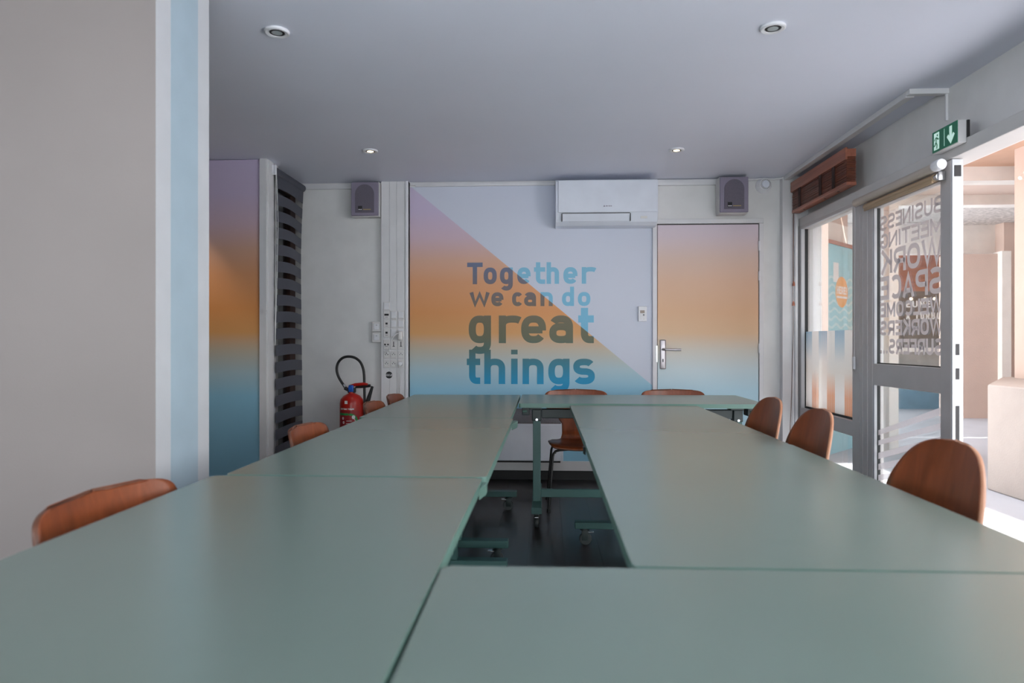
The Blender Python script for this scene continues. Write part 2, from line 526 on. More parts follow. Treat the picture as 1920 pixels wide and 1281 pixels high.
def lower(ch, W, X, A, D, s):
    h = s / 2; L, R, T, B = h, W - h, X - h, h
    cx, cy = W / 2, X / 2; a, b = (R - L) / 2, (T - B) / 2
    if ch == 'o': return [sup(cx, cy, a, b, 0, 360, 40)]
    if ch == 'c': return [sup(cx, cy, a, b, 40, 320, 30)]
    if ch == 'e': return [[(L, cy - 0.02 * X), (R, cy - 0.02 * X)] , sup(cx, cy, a, b, -4, 322, 40)]
    if ch == 'd': return [sup(cx, cy, a, b, 0, 360, 40), [(R, 0), (R, A)]]
    if ch == 'g':
        r = a
        return [sup(cx, cy, a, b, 0, 360, 40), [(R, X), (R, -D + h + 0.30 * X)] + sup(cx, -D + h + 0.30 * X, a, 0.30 * X, 0, -140, 16)[1:]]
    if ch == 'h': return [[(L, 0), (L, A)], sup(cx, T - a * 1.0, a, a * 1.0, 180, 0, 24) + [(R, 0)]]
    if ch == 'n': return [[(L, 0), (L, X)], sup(cx, T - a * 1.0, a, a * 1.0, 180, 0, 24) + [(R, 0)]]
    if ch == 'r': return [[(L, 0), (L, X)], sup(L + (W - L) * 0.62, T - a * 1.1, (W - L) * 0.62, a * 1.1, 180, 48, 16)]
    if ch == 'i': return [[(L, 0), (L, X)], [(L, A - s * 0.72), (L, A)]]
    if ch == 't':
        x = L + W * 0.17
        return [[(x, A), (x, B + 0.22 * X)] + sup(x + W * 0.36, B + 0.24 * X, W * 0.36, 0.24 * X, 180, 270, 10)[1:] + [(W, B)], [(0, T), (W, T)]]
    if ch == 'a':
        bh = 0.60 * X / 2 - h * 0.5
        return [[(R, 0), (R, T - 0.28 * X)] + sup(cx, T - 0.30 * X, a, 0.30 * X, 0, 150, 20)[1:], sup(cx, B + bh, a, bh, 0, 360, 36)]
    if ch == 'w':
        return [[(L * 0.8, X), (W * 0.27, h * 0.9), (W * 0.5, X - h * 0.9), (W * 0.73, h * 0.9), (W - L * 0.8, X)]]
    if ch == 's':
        q = b / 2
        return [sup(cx, T - q, a, q, 28, 180, 18) + sup(cx, T - q, a, q, 180, 270, 8)[1:] + sup(cx, B + q, a, q, 90, 0, 8)[1:] + sup(cx, B + q, a, q, 0, -152, 18)[1:]]
    if ch == 'T': return [[(0, A - h), (W, A - h)], [(cx, 0), (cx, A - h)]]
    return []

def upper(ch, W, H, s):
    h = s / 2; L, R, T, B = h, W - h, H - h, h
    cx, cy = W / 2, H / 2; a, b = (R - L) / 2, (T - B) / 2; m = H * 0.52
    D = {
        'E': [[(R + h, T), (L, T), (L, B), (R + h, B)], [(L, m), (R, m)]],
        'F': [[(R + h, T), (L, T), (L, 0)], [(L, m), (R, m)]],
        'L': [[(L, H), (L, B), (R + h, B)]],
        'I': [[(cx, 0), (cx, H)]],
        'T': [[(0, T), (W, T)], [(cx, 0), (cx, T)]],
        'N': [[(L, 0), (L, H)], [(R, 0), (R, H)], [(L, T), (R, B)]],
        'M': [[(L, 0), (L, H)], [(R, 0), (R, H)], [(L, T), (cx, H * 0.25), (R, T)]],
        'W': [[(L * .7, H), (W * 0.28, h * .5), (cx, H * 0.95), (W * 0.72, h * .5), (W - L * .7, H)]],
        'A': [[(L * .8, 0), (cx, T), (W - L * .8, 0)], [(W * 0.22, H * 0.28), (W * 0.78, H * 0.28)]],
        'K': [[(L, 0), (L, H)], [(L, H * 0.38), (W - h * .8, H)], [(W * 0.42, H * 0.55), (W - h * .7, 0)]],
        'H': [[(L, 0), (L, H)], [(R, 0), (R, H)], [(L, cy), (R, cy)]],
        'X': [[(L, 0), (R, H)], [(L, H), (R, 0)]],
        'U': [[(L, H), (L, B + a)] + sup(cx, B + a, a, a, 180, 360, 16)[1:] + [(R, H)]],
        'O': [sup(cx, cy, a, b, 0, 360, 36)],
        'C': [sup(cx, cy, a, b, 42, 318, 28)],
        'G': [sup(cx, cy, a, b, 42, 350, 28) + [(R, cy - 0.04 * H), (cx + 0.05 * W, cy - 0.04 * H)]],
        'P': [[(L, 0), (L, T)] + [(cx, T)] + sup(cx, (T + m - h) / 2, R - cx, (T - m + h) / 2, 90, -90, 14)[1:] + [(L, m - h)]],
        'R': [[(L, 0), (L, T)] + [(cx, T)] + sup(cx, (T + m - h) / 2, R - cx, (T - m + h) / 2, 90, -90, 14)[1:] + [(L, m - h)], [(cx, m), (W - h * .6, 0)]],
        'B': [[(L, B), (L, T)] + [(cx, T)] + sup(cx, (T + m) / 2, (R - cx) * .9, (T - m) / 2, 90, -90, 12)[1:] + [(L, m)], [(cx, m)] + sup(cx, (B + m) / 2, R - cx, (m - B) / 2, 90, -90, 12)[1:] + [(L, B)]],
        'S': [sup(cx, T - b / 2, a, b / 2, 30, 270, 24) + sup(cx, B + b / 2, a, b / 2, 90, -150, 24)[1:]],
        '.': [[(cx, 0), (cx, s)]],
        '!': [[(cx, 0), (cx, s)], [(cx, H * 0.3), (cx, H)]],
        'i': [[(cx, 0), (cx, H * 0.68)], [(cx, H * 0.80), (cx, H)]],
    }
    return D.get(ch, [])

def text_line(mb, txt, x0, x1, z0, H, s, fn, depth, gap=None):
    wd = {'I': 0.34, '.': 0.34, 'M': 1.18, 'W': 1.45, ' ': 0.5, '!': 0.4, 'i': 0.4, 'E': .88, 'F': .86, 'L': .84, 'T': .95}
    n = len(txt)
    gap = gap if gap is not None else s * 0.55
    tot = sum(wd.get(c, 1.0) for c in txt)
    unit = (x1 - x0 - gap * (n - 1)) / tot
    x = x0
    for c in txt:
        w = wd.get(c, 1.0) * unit
        polys = [[(p[0] + x, p[1] + z0) for p in pl] for pl in upper(c, w, H, s)]
        mb.strokes(polys, s, fn, depth)
        x += w + gap
    return mb

# ------------------------------------------------------------------ room shell
XR, XF = 2.08, 2.0        # right wall face, face of its joinery
YB, YN = 5.55, -3.5       # back wall, wall behind the camera
XL = -2.03
struct(MB().box(-4.6, 2.14, YN, 5.7, -0.12, 0.0), 'floor', M['floor'])
struct(MB().box(-4.6, 2.3, YN, 5.7, ZTOP, ZTOP + 0.15), 'ceiling', M['ceiling'])
struct(MB().box(-2.4, 2.2, YB, YB + 0.15, 0, ZTOP), 'wall_back', M['wall'])
# left side: frontal stub wall with the printed panel, then the window recess
struct(MB().box(-4.6, -2.44, 4.8, 5.0, 0, ZTOP), 'wall_left', M['wall'])
mb = MB().box(-2.44, -2.035, 4.79, 4.99, 0.0, ZTOP - 0.004)
struct(mb, 'wall_panel', M['sunset'])
mb = MB().box(-2.033, -1.985, 4.772, 4.99, 0, ZTOP).box(-1.986, -1.980, 4.80, 4.86, 0, ZTOP)
mb.cyl((-1.985, 4.776, 1.335), (-1.985, 4.75, 1.335), 0.011, 12).cyl((-1.985, 4.752, 1.335), (-1.985, 4.745, 1.335), 0.016, 12)
struct(mb, 'trim_1', M['trimw'])
struct(MB().box(-4.75, -4.6, YN, -3.0, 0, ZTOP).box(-4.75, -4.6, -0.1, 5.0, 0, ZTOP).box(-4.75, -4.6, -3.0, -0.1, 0, 0.7).box(-4.75, -4.6, -3.0, -0.1, 2.2, ZTOP), 'wall_side', M['wall'])
struct(MB().box(-4.6, 2.3, YN - 0.15, YN, 2.15, ZTOP).box(-4.6, -1.6, YN - 0.15, YN, 0, 2.15).box(1.9, 2.3, YN - 0.15, YN, 0, 2.15), 'wall_front', M['wall'])

# partition end standing close on the left: taupe face, striped side
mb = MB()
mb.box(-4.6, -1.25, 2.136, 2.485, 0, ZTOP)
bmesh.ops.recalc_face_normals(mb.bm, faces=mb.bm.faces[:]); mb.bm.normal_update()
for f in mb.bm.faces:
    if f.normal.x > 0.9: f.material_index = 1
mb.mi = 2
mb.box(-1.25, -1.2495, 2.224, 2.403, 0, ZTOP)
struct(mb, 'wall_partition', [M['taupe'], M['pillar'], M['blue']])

# right wall above and beside the joinery
mb = MB()
mb.box(XR, 2.3, YN, YB, 2.086, ZTOP)
mb.box(XR, 2.14, YN, -2.9, 0, 2.09)
struct(mb, 'wall_right', M['wall'])
mb = MB().box(XF, 2.138, -2.95, 5.49, 2.02, 2.087, 0.003)
struct(mb, 'trim_2', M['header'])
# corner boxing between back wall and window
mb = MB().box(1.872, 1.985, 5.485, YB, 0, ZTOP, 0.002).box(1.985, 2.14, 5.505, YB, 0, ZTOP)
mb.box(1.945, 1.955, 5.478, 5.486, 0, 2.1).box(1.965, 1.985, 5.47, 5.49, 0, 2.1)
struct(mb, 'trim_3', M['trimw'])
# skirting along the back wall: white board over a dark strip
struct(MB().box(-2.03, 1.87, YB - 0.012, YB, 0.073, 0.15, 0.002), 'baseboard_back', M['trimw'])
struct(MB().box(-2.03, 1.87, YB - 0.016, YB, 0.0, 0.073, 0.001), 'trim_4', M['black'])
# printed mural on the back wall
struct(MB().box(-1.106, 0.862, YB - 0.004, YB, 0.15, 2.385), 'wall_mural', M['mural'])
# cable trunking at the top of the back wall and across the ceiling
mb = MB().box(-2.03, -1.34, YB - 0.018, YB, 2.372, 2.412, 0.003).box(-1.06, 0.62, YB - 0.02, YB, 2.385, 2.415, 0.003)
mb.box(-1.105, -1.06, YB - 0.014, YB, 2.396, 2.414, 0.002).box(0.62, 1.37, YB - 0.026, YB, 2.372, 2.418, 0.003)
mb.tube([(1.6, YB - .03, 2.40), (1.7, YB - .04, 2.412), (1.80, YB - .05, 2.405), (1.90, YB - .06, 2.412)], 0.006, 8)
struct(mb, 'trim_5', M['trimw'], smooth=True)
mb = MB().box(1.88, 1.925, 3.66, 5.49, 2.392, ZTOP, 0.003).box(1.88, XR, 3.62, 3.66, 2.396, ZTOP, 0.003)
mb.box(XR - 0.012, XR, 3.63, 3.642, 2.26, 2.40, 0.002)
struct(mb, 'trim_6', M['trimw'])

# ------------------------------------------------------------------ lettering on the mural
def wall_fn(u, v): return (u, YB - 0.004, v), (0, -1, 0)
lt = thing('wall_lettering', 'blue wall lettering reading Together we can do great things across the sunset mural', 'lettering', (-0.12, YB - 0.004, 0.70))
LINES = [
    (1.587, 0.135, 0.176, 0.053, 0.0360, [('T', -0.635, -0.508), ('o', -0.500, -0.393), ('g', -0.367, -0.262), ('e', -0.226, -0.117), ('t', -0.090, 0.001), ('h', 0.012, 0.113), ('e', 0.148, 0.262), ('r', 0.296, 0.400)]),
    (1.407, 0.113, 0.157, 0.0, 0.0320, [('w', -0.613, -0.452), ('e', -0.437, -0.338), ('c', -0.268, -0.180), ('a', -0.170, -0.073), ('n', -0.037, 0.062), ('d', 0.137, 0.234), ('o', 0.265, 0.366)]),
    (1.106, 0.225, 0.286, 0.088, 0.0580, [('g', -0.622, -0.440), ('r', -0.376, -0.214), ('e', -0.194, 0.008), ('a', 0.034, 0.226), ('t', 0.268, 0.394)]),
    (0.773, 0.207, 0.280, 0.068, 0.0530, [('t', -0.638, -0.528), ('h', -0.495, -0.324), ('i', -0.276, -0.226), ('n', -0.183, -0.012), ('g', 0.026, 0.198), ('s', 0.228, 0.402)]),
]
for z0, X, A, Dn, s, gl in LINES:
    for ch, x0, x1 in gl:
        mb = MB()
        mb.strokes([[(p[0] + x0, p[1] + z0) for p in pl] for pl in lower(ch, x1 - x0, X, A, Dn, s)], s, wall_fn, 0.0008)
        mb.build('letter', M['letters'], lt)

# ------------------------------------------------------------------ interior door
mb = MB()
mb.box(0.862, 0.897, YB - 0.03, YB, 0, 2.062, 0.003).box(1.703, 1.738, YB - 0.03, YB, 0, 2.062, 0.003).box(0.862, 1.738, YB - 0.03, YB, 2.0625, 2.10, 0.003)
door = struct(mb, 'door_1', M['trimw'])
MB().box(0.890, 1.708, YB - 0.010, YB, 0.005, 2.066).build('rebate', M['dark'], door)
MB().box(0.902, 1.698, YB - 0.024, YB - 0.008, 0.012, 2.054, 0.002).build('leaf', M['sunset_sheen'], door)
mb = MB()
mb.box(0.920, 0.966, YB - 0.034, YB - 0.024, 0.897, 1.134, 0.010, 3)
pl = mb.build('handle_plate', M['brushed'], door, smooth=True)
subpart(MB().tube([(0.941, YB - 0.03, 1.056), (0.941, YB - 0.075, 1.056), (0.952, YB - 0.085, 1.056), (1.076, YB - 0.085, 1.054)], 0.0095, 12), 'lever', M['brushed'], pl, smooth=True)
subpart(MB().box(0.938, 0.947, YB - 0.0355, YB - 0.0335, 0.955, 0.980), 'keyhole', M['dark'], pl)
for z in (1.88, 1.64, 1.065):
    MB().cyl((1.702, YB - 0.034, z - 0.038), (1.702, YB - 0.034, z + 0.038), 0.009, 10).build('hinge', M['plastic'], door, smooth=True)
MB().box(0.890, 0.899, YB - 0.032, YB - 0.01, 0.955, 1.085).build('strike_plate', M['chrome'], door)

# ------------------------------------------------------------------ tables
def rrect(x0, x1, y0, y1, r, z, n=6):
    out = []
    for cx, cy, a0 in ((x1 - r, y1 - r, 0), (x0 + r, y1 - r, 90), (x0 + r, y0 + r, 180), (x1 - r, y0 + r, 270)):
        for i in range(n + 1):
            a = math.radians(a0 + 90 * i / n)
            out.append((cx + r * math.cos(a), cy + r * math.sin(a), z))
    return out

def table(label, loc, rotz, L, W, legs, top=0.743, link=None, yc=0.095, group='sage folding tables on castors pushed together'):
    """length along local x, the column side towards local -y"""
    t = thing('folding_table', label, 'table', loc, rotz, group)
    TH = 0.026
    mb = MB()
    mb.poly_prism(rrect(-L / 2, L / 2, -W / 2, W / 2, 0.014, top - TH), (0, 0, TH), 0.0025)
    bmesh.ops.recalc_face_normals(mb.bm, faces=mb.bm.faces[:]); mb.bm.normal_update()
    for f in mb.bm.faces:
        if abs(f.normal.z) < 0.9: f.material_index = 1
        elif f.normal.z < 0: f.material_index = 2
    mb.build('tabletop', [M['top'], M['edge'], M['dframe']], t, world=False)
    ya, yb = -W * 0.5 - 0.03, W * 0.5 - 0.015
    zf0, zf1 = 0.092, 0.128
    for i, lx in enumerate(legs):
        MB().box(lx - 0.024, lx + 0.024, yc - 0.03, yc + 0.03, zf1, top - TH - 0.075, 0.003).build('leg', M['frame'], t, world=False)
        ft = MB().box(lx - 0.030, lx + 0.030, ya, yb, zf0, zf1, 0.004).build('foot', M['frame'], t, world=False)
        subpart(MB().box(lx - 0.031, lx + 0.031, ya - 0.003, ya + 0.002, zf0 - 0.001, zf1 + 0.001, 0.001), 'end_cap', M['frame'], ft, world=False)
        mb = MB().box(lx - 0.05, lx + 0.03, yc - 0.05, yc + 0.05, top - TH - 0.022, top - TH - 0.0005, 0.003)
        mb.box(lx - 0.03, lx + 0.028, yc - 0.036, yc + 0.036, top - TH - 0.095, top - TH - 0.02, 0.006)
        br = mb.build('hinge_bracket', M['dframe'], t, world=False)
        subpart(MB().cyl((lx + 0.0, yc - 0.037, top - TH - 0.085), (lx, yc - 0.041, top - TH - 0.085), 0.008, 12), 'bolt', M['chrome'], br, world=False)
        sx = -1 if lx < 0 else 1
        mb = MB().box(lx + sx * 0.045, lx + sx * 0.105 if abs(lx) < L / 2 - 0.11 else lx + sx * 0.09, yc - 0.07, yc + 0.02, top - TH - 0.055, top - TH - 0.001, 0.004)
        lc = mb.build('fold_latch', M['dframe'], t, world=False)
        subpart(MB().cyl((lx + sx * 0.06, yc - 0.072, top - TH - 0.028), (lx + sx * 0.085, yc - 0.074, top - TH - 0.032), 0.008, 10), 'latch_lever', M['edge'], lc, world=False)
        for yy, sgn in ((ya + 0.05, 1), (yb - 0.05, -1)):
            mb = MB().cyl((lx, yy, zf0), (lx, yy, zf0 - 0.010), 0.022, 16)
            mb.box(lx - 0.016, lx - 0.012, yy - 0.022, yy + 0.012, 0.026, zf0 - 0.008, 0.001).box(lx + 0.012, lx + 0.016, yy - 0.022, yy + 0.012, 0.026, zf0 - 0.008, 0.001)
            mb.box(lx - 0.016, lx + 0.016, yy - 0.03, yy + 0.012, zf0 - 0.016, zf0 - 0.008, 0.001)
            ca = mb.build('castor', M['dframe'], t, world=False, smooth=True)
            subpart(MB().lathe([(0.012, -0.011), (0.031, -0.011), (0.034, -0.007), (0.034, 0.007), (0.031, 0.011), (0.012, 0.011)], (lx, yy - 0.008, 0.034), 'X', 24), 'wheel', M['wheel'], ca, world=False, smooth=True)
            subpart(MB().box(lx - 0.011, lx + 0.011, yy - 0.052, yy - 0.02, zf0 - 0.024, zf0 - 0.018, 0.001), 'brake_pedal', M['chrome'], ca, world=False)
    a, b = min(legs), max(legs)
    MB().box(a + 0.0245, b - 0.0245, yc - 0.011, yc + 0.015, 0.150, 0.200, 0.003).build('crossbar', M['frame'], t, world=False)
    MB().box(a + 0.0295, b - 0.0295, yc - 0.022, yc + 0.028, top - TH - 0.078, top - TH - 0.022, 0.004).build('top_beam', M['dframe'], t, world=False)
    if link:   # wedge-shaped coupling piece at one end of the long edge
        lx, ly, sx, m = link[:4]
        q = link[4]
        pts = [(lx, ly + 0.0005), (lx, ly + 0.024 * q), (lx + sx * 0.055 * q, ly + 0.024 * q), (lx + sx * 0.17 * q, ly + 0.0005)]
        MB().poly_prism([(p[0], p[1], top - 0.040) for p in pts], (0, 0, 0.030), 0.003).build('link_bracket', M[m], t, world=False)
    return t

table('sage table crosswise at the far end by the mural, its left leg showing', (0.578, 4.445, 0), math.radians(0.2), 1.476, 0.70, (-0.63, 0.60), top=0.746, yc=-0.185)
table('sage table in the left row nearest the mural', (-0.545, 4.061, 0), -PI / 2 + 0.004, 1.47, 0.75, (-0.46, 0.66), top=0.743)
table('middle sage table of the left row, beside the striped charcoal blind', (-0.525, 2.5935, 0), -PI / 2 - 0.004, 1.447, 0.735, (-0.50, 0.60), top=0.743, link=(-0.7235, 0.3675, 1, 'edge', 0.9))
table('nearest sage table of the left row, running out of the picture at lower left', (-0.550, 1.1255, 0), -PI / 2 - 0.005, 1.455, 0.752, (-0.64, 0.60), top=0.743, link=(-0.7275, 0.376, 1, 'edge', 0.55))
table('sage table in the right row touching the crosswise table at the far end', (0.523, 3.312, 0), PI / 2 + 0.002, 1.52, 0.748, (-0.68, 0.46), top=0.738)
table('sage table in the right row between the far and the near crosswise tables', (0.522, 1.846, 0), PI / 2 - 0.002, 1.403, 0.75, (-0.50, 0.50), top=0.740, link=(0.7015, 0.375, -1, 'dframe', 0.32))
table('nearest sage table, crosswise under the camera at bottom right', (0.569, 0.774, 0), 0.004, 1.476, 0.722, (-0.60, 0.60), top=0.7405, yc=-0.185)

# ------------------------------------------------------------------ chairs
def shell_fn(kind):
    # centre line: (y, z), front edge of the seat to the top of the back; local -y is where the sitter looks
    if kind == 'flat':
        cl = [(-0.232, 0.412), (-0.205, 0.428), (-0.12, 0.430), (0.0, 0.420), (0.10, 0.418), (0.165, 0.428), (0.205, 0.462), (0.225, 0.52), (0.240, 0.60), (0.258, 0.69), (0.275, 0.772)]
        tt = [0, 0.05, 0.17, 0.30, 0.40, 0.48, 0.55, 0.64, 0.76, 0.88, 1.0]
        wd = [(0.0, 0.165), (0.02, 0.185), (0.08, 0.200), (0.25, 0.205), (0.38, 0.180), (0.48, 0.112), (0.56, 0.100), (0.66, 0.100), (0.72, 0.125), (0.79, 0.190), (0.84, 0.220), (0.88, 0.226)]
        e, v0, wtop = 4.5, 0.86, 0.226
    else:
        cl = [(-0.232, 0.432), (-0.205, 0.448), (-0.12, 0.450), (0.0, 0.440), (0.10, 0.440), (0.165, 0.452), (0.205, 0.488), (0.225, 0.55), (0.242, 0.65), (0.262, 0.76), (0.280, 0.862)]
        tt = [0, 0.05, 0.16, 0.28, 0.37, 0.44, 0.50, 0.58, 0.71, 0.86, 1.0]
        wd = [(0.0, 0.165), (0.02, 0.185), (0.08, 0.200), (0.25, 0.205), (0.36, 0.18), (0.44, 0.135), (0.52, 0.125), (0.60, 0.165), (0.68, 0.200), (0.74, 0.212)]
        e, v0, wtop = 2.15, 0.74, 0.212
    def interp(tab, v):
        for (a, x), (b, y) in zip(tab, tab[1:]):
            if v <= b:
                k = (v - a) / (b - a); k = k * k * (3 - 2 * k) * 0.4 + k * 0.6
                return x + (y - x) * k
        return tab[-1][1]
    def cr(v):
        # Catmull-Rom through the centre line
        i = 0
        while i < len(tt) - 2 and v > tt[i + 1]: i += 1
        k = (v - tt[i]) / (tt[i + 1] - tt[i])
        p = [Vector(cl[max(0, min(len(cl) - 1, j))]) for j in (i - 1, i, i + 1, i + 2)]
        return 0.5 * ((2 * p[1]) + (-p[0] + p[2]) * k + (2 * p[0] - 5 * p[1] + 4 * p[2] - p[3]) * k * k + (-p[0] + 3 * p[1] - 3 * p[2] + p[3]) * k ** 3)
    def fn(u, q):
        v = math.sin(q * PI / 2) if q > 0.0 else 0.0
        v = q * 0.35 + v * 0.65 if q < 1 else 1.0
        uu = 2 * u - 1
        if v > v0: w = wtop * max(0.0, 1 - ((v - v0) / (1 - v0)) ** e) ** (1 / e)
        else: w = interp(wd, v)
        w = max(w, 0.004)
        y, z = cr(v)
        x = uu * w
        back = max(0.0, min(1.0, (v - 0.40) / 0.25))
        y -= back * 1.05 * x * x * (1.0 if kind == 'flat' else 0.9)
        z += (1 - back) * 0.55 * x * x - (1 - back) * 0.0
        return (x, y, z)
    return fn

def chair(kind, label, loc, rotz, group):
    t = thing('plywood_chair', label, 'chair', loc, rotz, group)
    mb = MB().grid(shell_fn(kind), 22, 60)
    sh = mb.build('shell', [M['ply'], M['plydark' if kind == 'flat' else 'plyedge']], t, smooth=True, world=False)
    md = sh.modifiers.new('thickness', 'SOLIDIFY'); md.thickness = 0.011; md.offset = 0; md.use_rim = True
    md.material_offset_rim = 1
    zs = 0.418 if kind == 'flat' else 0.440
    mb = MB().lathe([(0.001, 0), (0.075, 0), (0.08, 0.004), (0.08, 0.010), (0.001, 0.010)], (0, 0.0, zs - 0.0195), 'Z', 24)
    mb.build('seat_mount', M['black'], t, smooth=True, world=False)
    for sx in (-1, 1):
        for sy in (-1, 1):
            pts = [(sx * 0.03, sy * 0.03, zs - 0.026)]
            pts += [(sx * 0.135, sy * 0.115, zs - 0.022), (sx * 0.158, sy * 0.134, zs - 0.026), (sx * 0.172, sy * 0.147, zs - 0.040), (sx * 0.178, sy * 0.153, zs - 0.062), (sx * 0.205, sy * 0.185, 0.010)]
            lg = MB().tube(pts, 0.0085, 10).build('leg', M['black'], t, smooth=True, world=False)
            subpart(MB().cyl((sx * 0.2045, sy * 0.1845, 0.022), (sx * 0.206, sy * 0.186, 0.0), 0.012, 10), 'foot_glide', M['rubber'], lg, world=False, smooth=True)
    return t

G_A = 'low flat-topped plywood chairs around the tables'
G_B = 'round-backed plywood chairs along the window side'
cA = chair('flat', 'flat-topped brown plywood chair nearest on the left, in front of the taupe wall', (-0.762, 1.490, 0), PI / 2 - 0.08, G_A)
dup(cA, (-0.735, 2.735, 0), PI / 2 + 0.02, 'flat-topped brown plywood chair standing before the striped charcoal blind', G_A)
dup(cA, (-0.735, 3.82, 0), PI / 2 + 0.03, 'flat-topped brown plywood chair just right of the fire extinguisher', G_A)
dup(cA, (-0.735, 4.37, 0), PI / 2 + 0.03, 'flat-topped brown plywood chair below the socket trunking', G_A)
dup(cA, (0.225, 4.66, 0), 0.02, 'flat-topped brown plywood chair below the mural lettering, black legs seen between the tables', G_A)
dup(cA, (0.905, 4.69, 0), -0.02, 'flat-topped brown plywood chair below the handle of the interior door', G_A)
cB = chair('round', 'round-backed plywood chair nearest on the right, before the open doorway', (0.765, 1.79, 0), -PI / 2, G_B)
dup(cB, (0.765, 2.62, 0), -PI / 2 - 0.02, 'round-backed plywood chair before the window with the striped film', G_B)
dup(cB, (0.765, 3.15, 0), -PI / 2 + 0.02, 'round-backed plywood chair farthest along the right, before the corner post', G_B)

# ------------------------------------------------------------------ air conditioner
ac = thing('air_conditioner', 'white wall-mounted air conditioner above the mural by the door', 'air conditioner', (0.48, YB, 2.03))
def ac_prof(x):  # outline in (y, z) of the casing
    return [(x, YB, 2.385), (x, YB - 0.185, 2.385), (x, YB - 0.200, 2.37), (x, YB - 0.200, 2.13), (x, YB - 0.172, 2.055), (x, YB - 0.14, 2.032), (x, YB, 2.032)]
MB().poly_prism(ac_prof(0.082), (0.795, 0, 0), 0.004).build('casing', M['acp'], ac)
MB().box(0.102, 0.868, YB - 0.212, YB - 0.202, 2.126, 2.376, 0.004).build('front_panel', M['acp'], ac)
mb = MB().poly_prism([(0.135, YB - 0.2065, 2.117), (0.135, YB - 0.185, 2.060), (0.135, YB - 0.177, 2.058), (0.135, YB - 0.198, 2.120)], (0.525, 0, 0), 0.002)
fl = mb.build('air_flap', M['acp'], ac)
subpart(MB().box(0.129, 0.134, YB - 0.206, YB - 0.170, 2.060, 2.118).box(0.661, 0.666, YB - 0.206, YB - 0.170, 2.060, 2.118).box(0.135, 0.66, YB - 0.203, YB - 0.19, 2.119, 2.1235), 'flap_gap', M['dark'], fl)
MB().poly_prism([(0.745, YB - 0.1945, 2.097), (0.745, YB - 0.188, 2.080), (0.745, YB - 0.183, 2.080), (0.745, YB - 0.19, 2.097)], (0.05, 0, 0)).build('display', M['wall'], ac)
mb = MB().poly_prism([(0.452, YB - 0.2125, 2.168), (0.460, YB - 0.2125, 2.182), (0.468, YB - 0.2125, 2.168)], (0, 0.001, 0))
for k, w in enumerate((0.006, 0.005, 0.003, 0.006, 0.004, 0.006)):
    mb.box(0.472 + k * 0.008, 0.472 + k * 0.008 + w, YB - 0.2126, YB - 0.2118, 2.169, 2.178)
mb.build('badge', M['spk'], ac)

# ------------------------------------------------------------------ fan-coil heater under the mural
fc = thing('fan_coil_heater', 'low white heater cabinet with a grey mesh top under the mural', 'heater', (-0.24, YB - 0.13, 0.186))
mb = MB().box(-0.66, 0.142, 5.33, YB - 0.005, 0.186, 0.478, 0.008)
mb.box(-0.655, 0.138, 5.327, 5.335, 0.455, 0.459)
mb.build('cabinet', M['acp'], fc, smooth=True)
mb = MB().poly_prism([(-0.655, 5.335, 0.476), (-0.655, 5.335, 0.484), (-0.655, YB - 0.006, 0.575), (-0.655, YB - 0.006, 0.476)], (0.78, 0, 0), 0.003)
mb.build('mesh_top', M['accloth'], fc)
MB().box(-0.64, 0.12, 5.352, YB - 0.02, 0.170, 0.186).build('air_inlet', M['dark'], fc)
MB().poly_prism([(0.07, 5.329, 0.245), (0.08, 5.329, 0.260), (0.09, 5.329, 0.245)], (0, -0.001, 0)).build('logo_mark', M['spk'], fc)

# ------------------------------------------------------------------ speakers
def speaker(label, x0, x1, z0, z1, yb, yf):
    cx = (x0 + x1) / 2
    t = thing('wall_speaker', label, 'speaker', (cx, YB, z0), 0, 'pair of grey wall speakers')
    MB().box(x0, x1, yf + 0.022, yb, z0, z1 + 0.004, 0.004).build('cabinet', M['cabinet'], t)
    MB().box(x0 + 0.002, x1 - 0.002, yf, yf + 0.022, z0 + 0.006, z1, 0.006).build('front_baffle', M['spk'], t)
    w = (x1 - x0) * 0.34
    zt = z1 - 0.02 - w
    pts = [(cx + w, yf, z0 + 0.03)] + [(cx + w * math.cos(a), yf, zt + w * math.sin(a)) for a in [PI * i / 20 for i in range(21)]] + [(cx - w, yf, z0 + 0.03)]
    MB().poly_prism(pts, (0, -0.005, 0), 0.002).build('grille', M['grille'], t)
    bd = MB().box(cx - 0.052, cx - 0.018, yf - 0.0075, yf - 0.005, z0 + 0.045, z0 + 0.083).build('logo_badge', M['dark'], t)
    mb = MB()
    for k in range(3): mb.box(cx - 0.049 + k * 0.0105, cx - 0.042 + k * 0.0105, yf - 0.0082, yf - 0.0073, z0 + 0.050, z0 + 0.058)
    subpart(mb, 'badge_letters', M['white'], bd)
    mb = MB()
    for k in range(7): mb.box(cx - 0.010 + k * 0.009, cx - 0.0035 + k * 0.009, yf - 0.006, yf - 0.005, z0 + 0.052, z0 + 0.058)
    mb.build('printed_name', M['gold'], t)
    MB().box(cx - 0.03, cx + 0.03, yb, YB, z1 - 0.10, z1 - 0.02, 0.003).build('wall_bracket', M['dark'], t)
    return t
speaker('grey wall speaker high in the left corner beside the trunking', -1.565, -1.338, 2.128, 2.405, YB - 0.02, YB - 0.115)
speaker('grey wall speaker above the interior door', 1.362, 1.585, 2.122, 2.405, YB - 0.02, YB - 0.15)

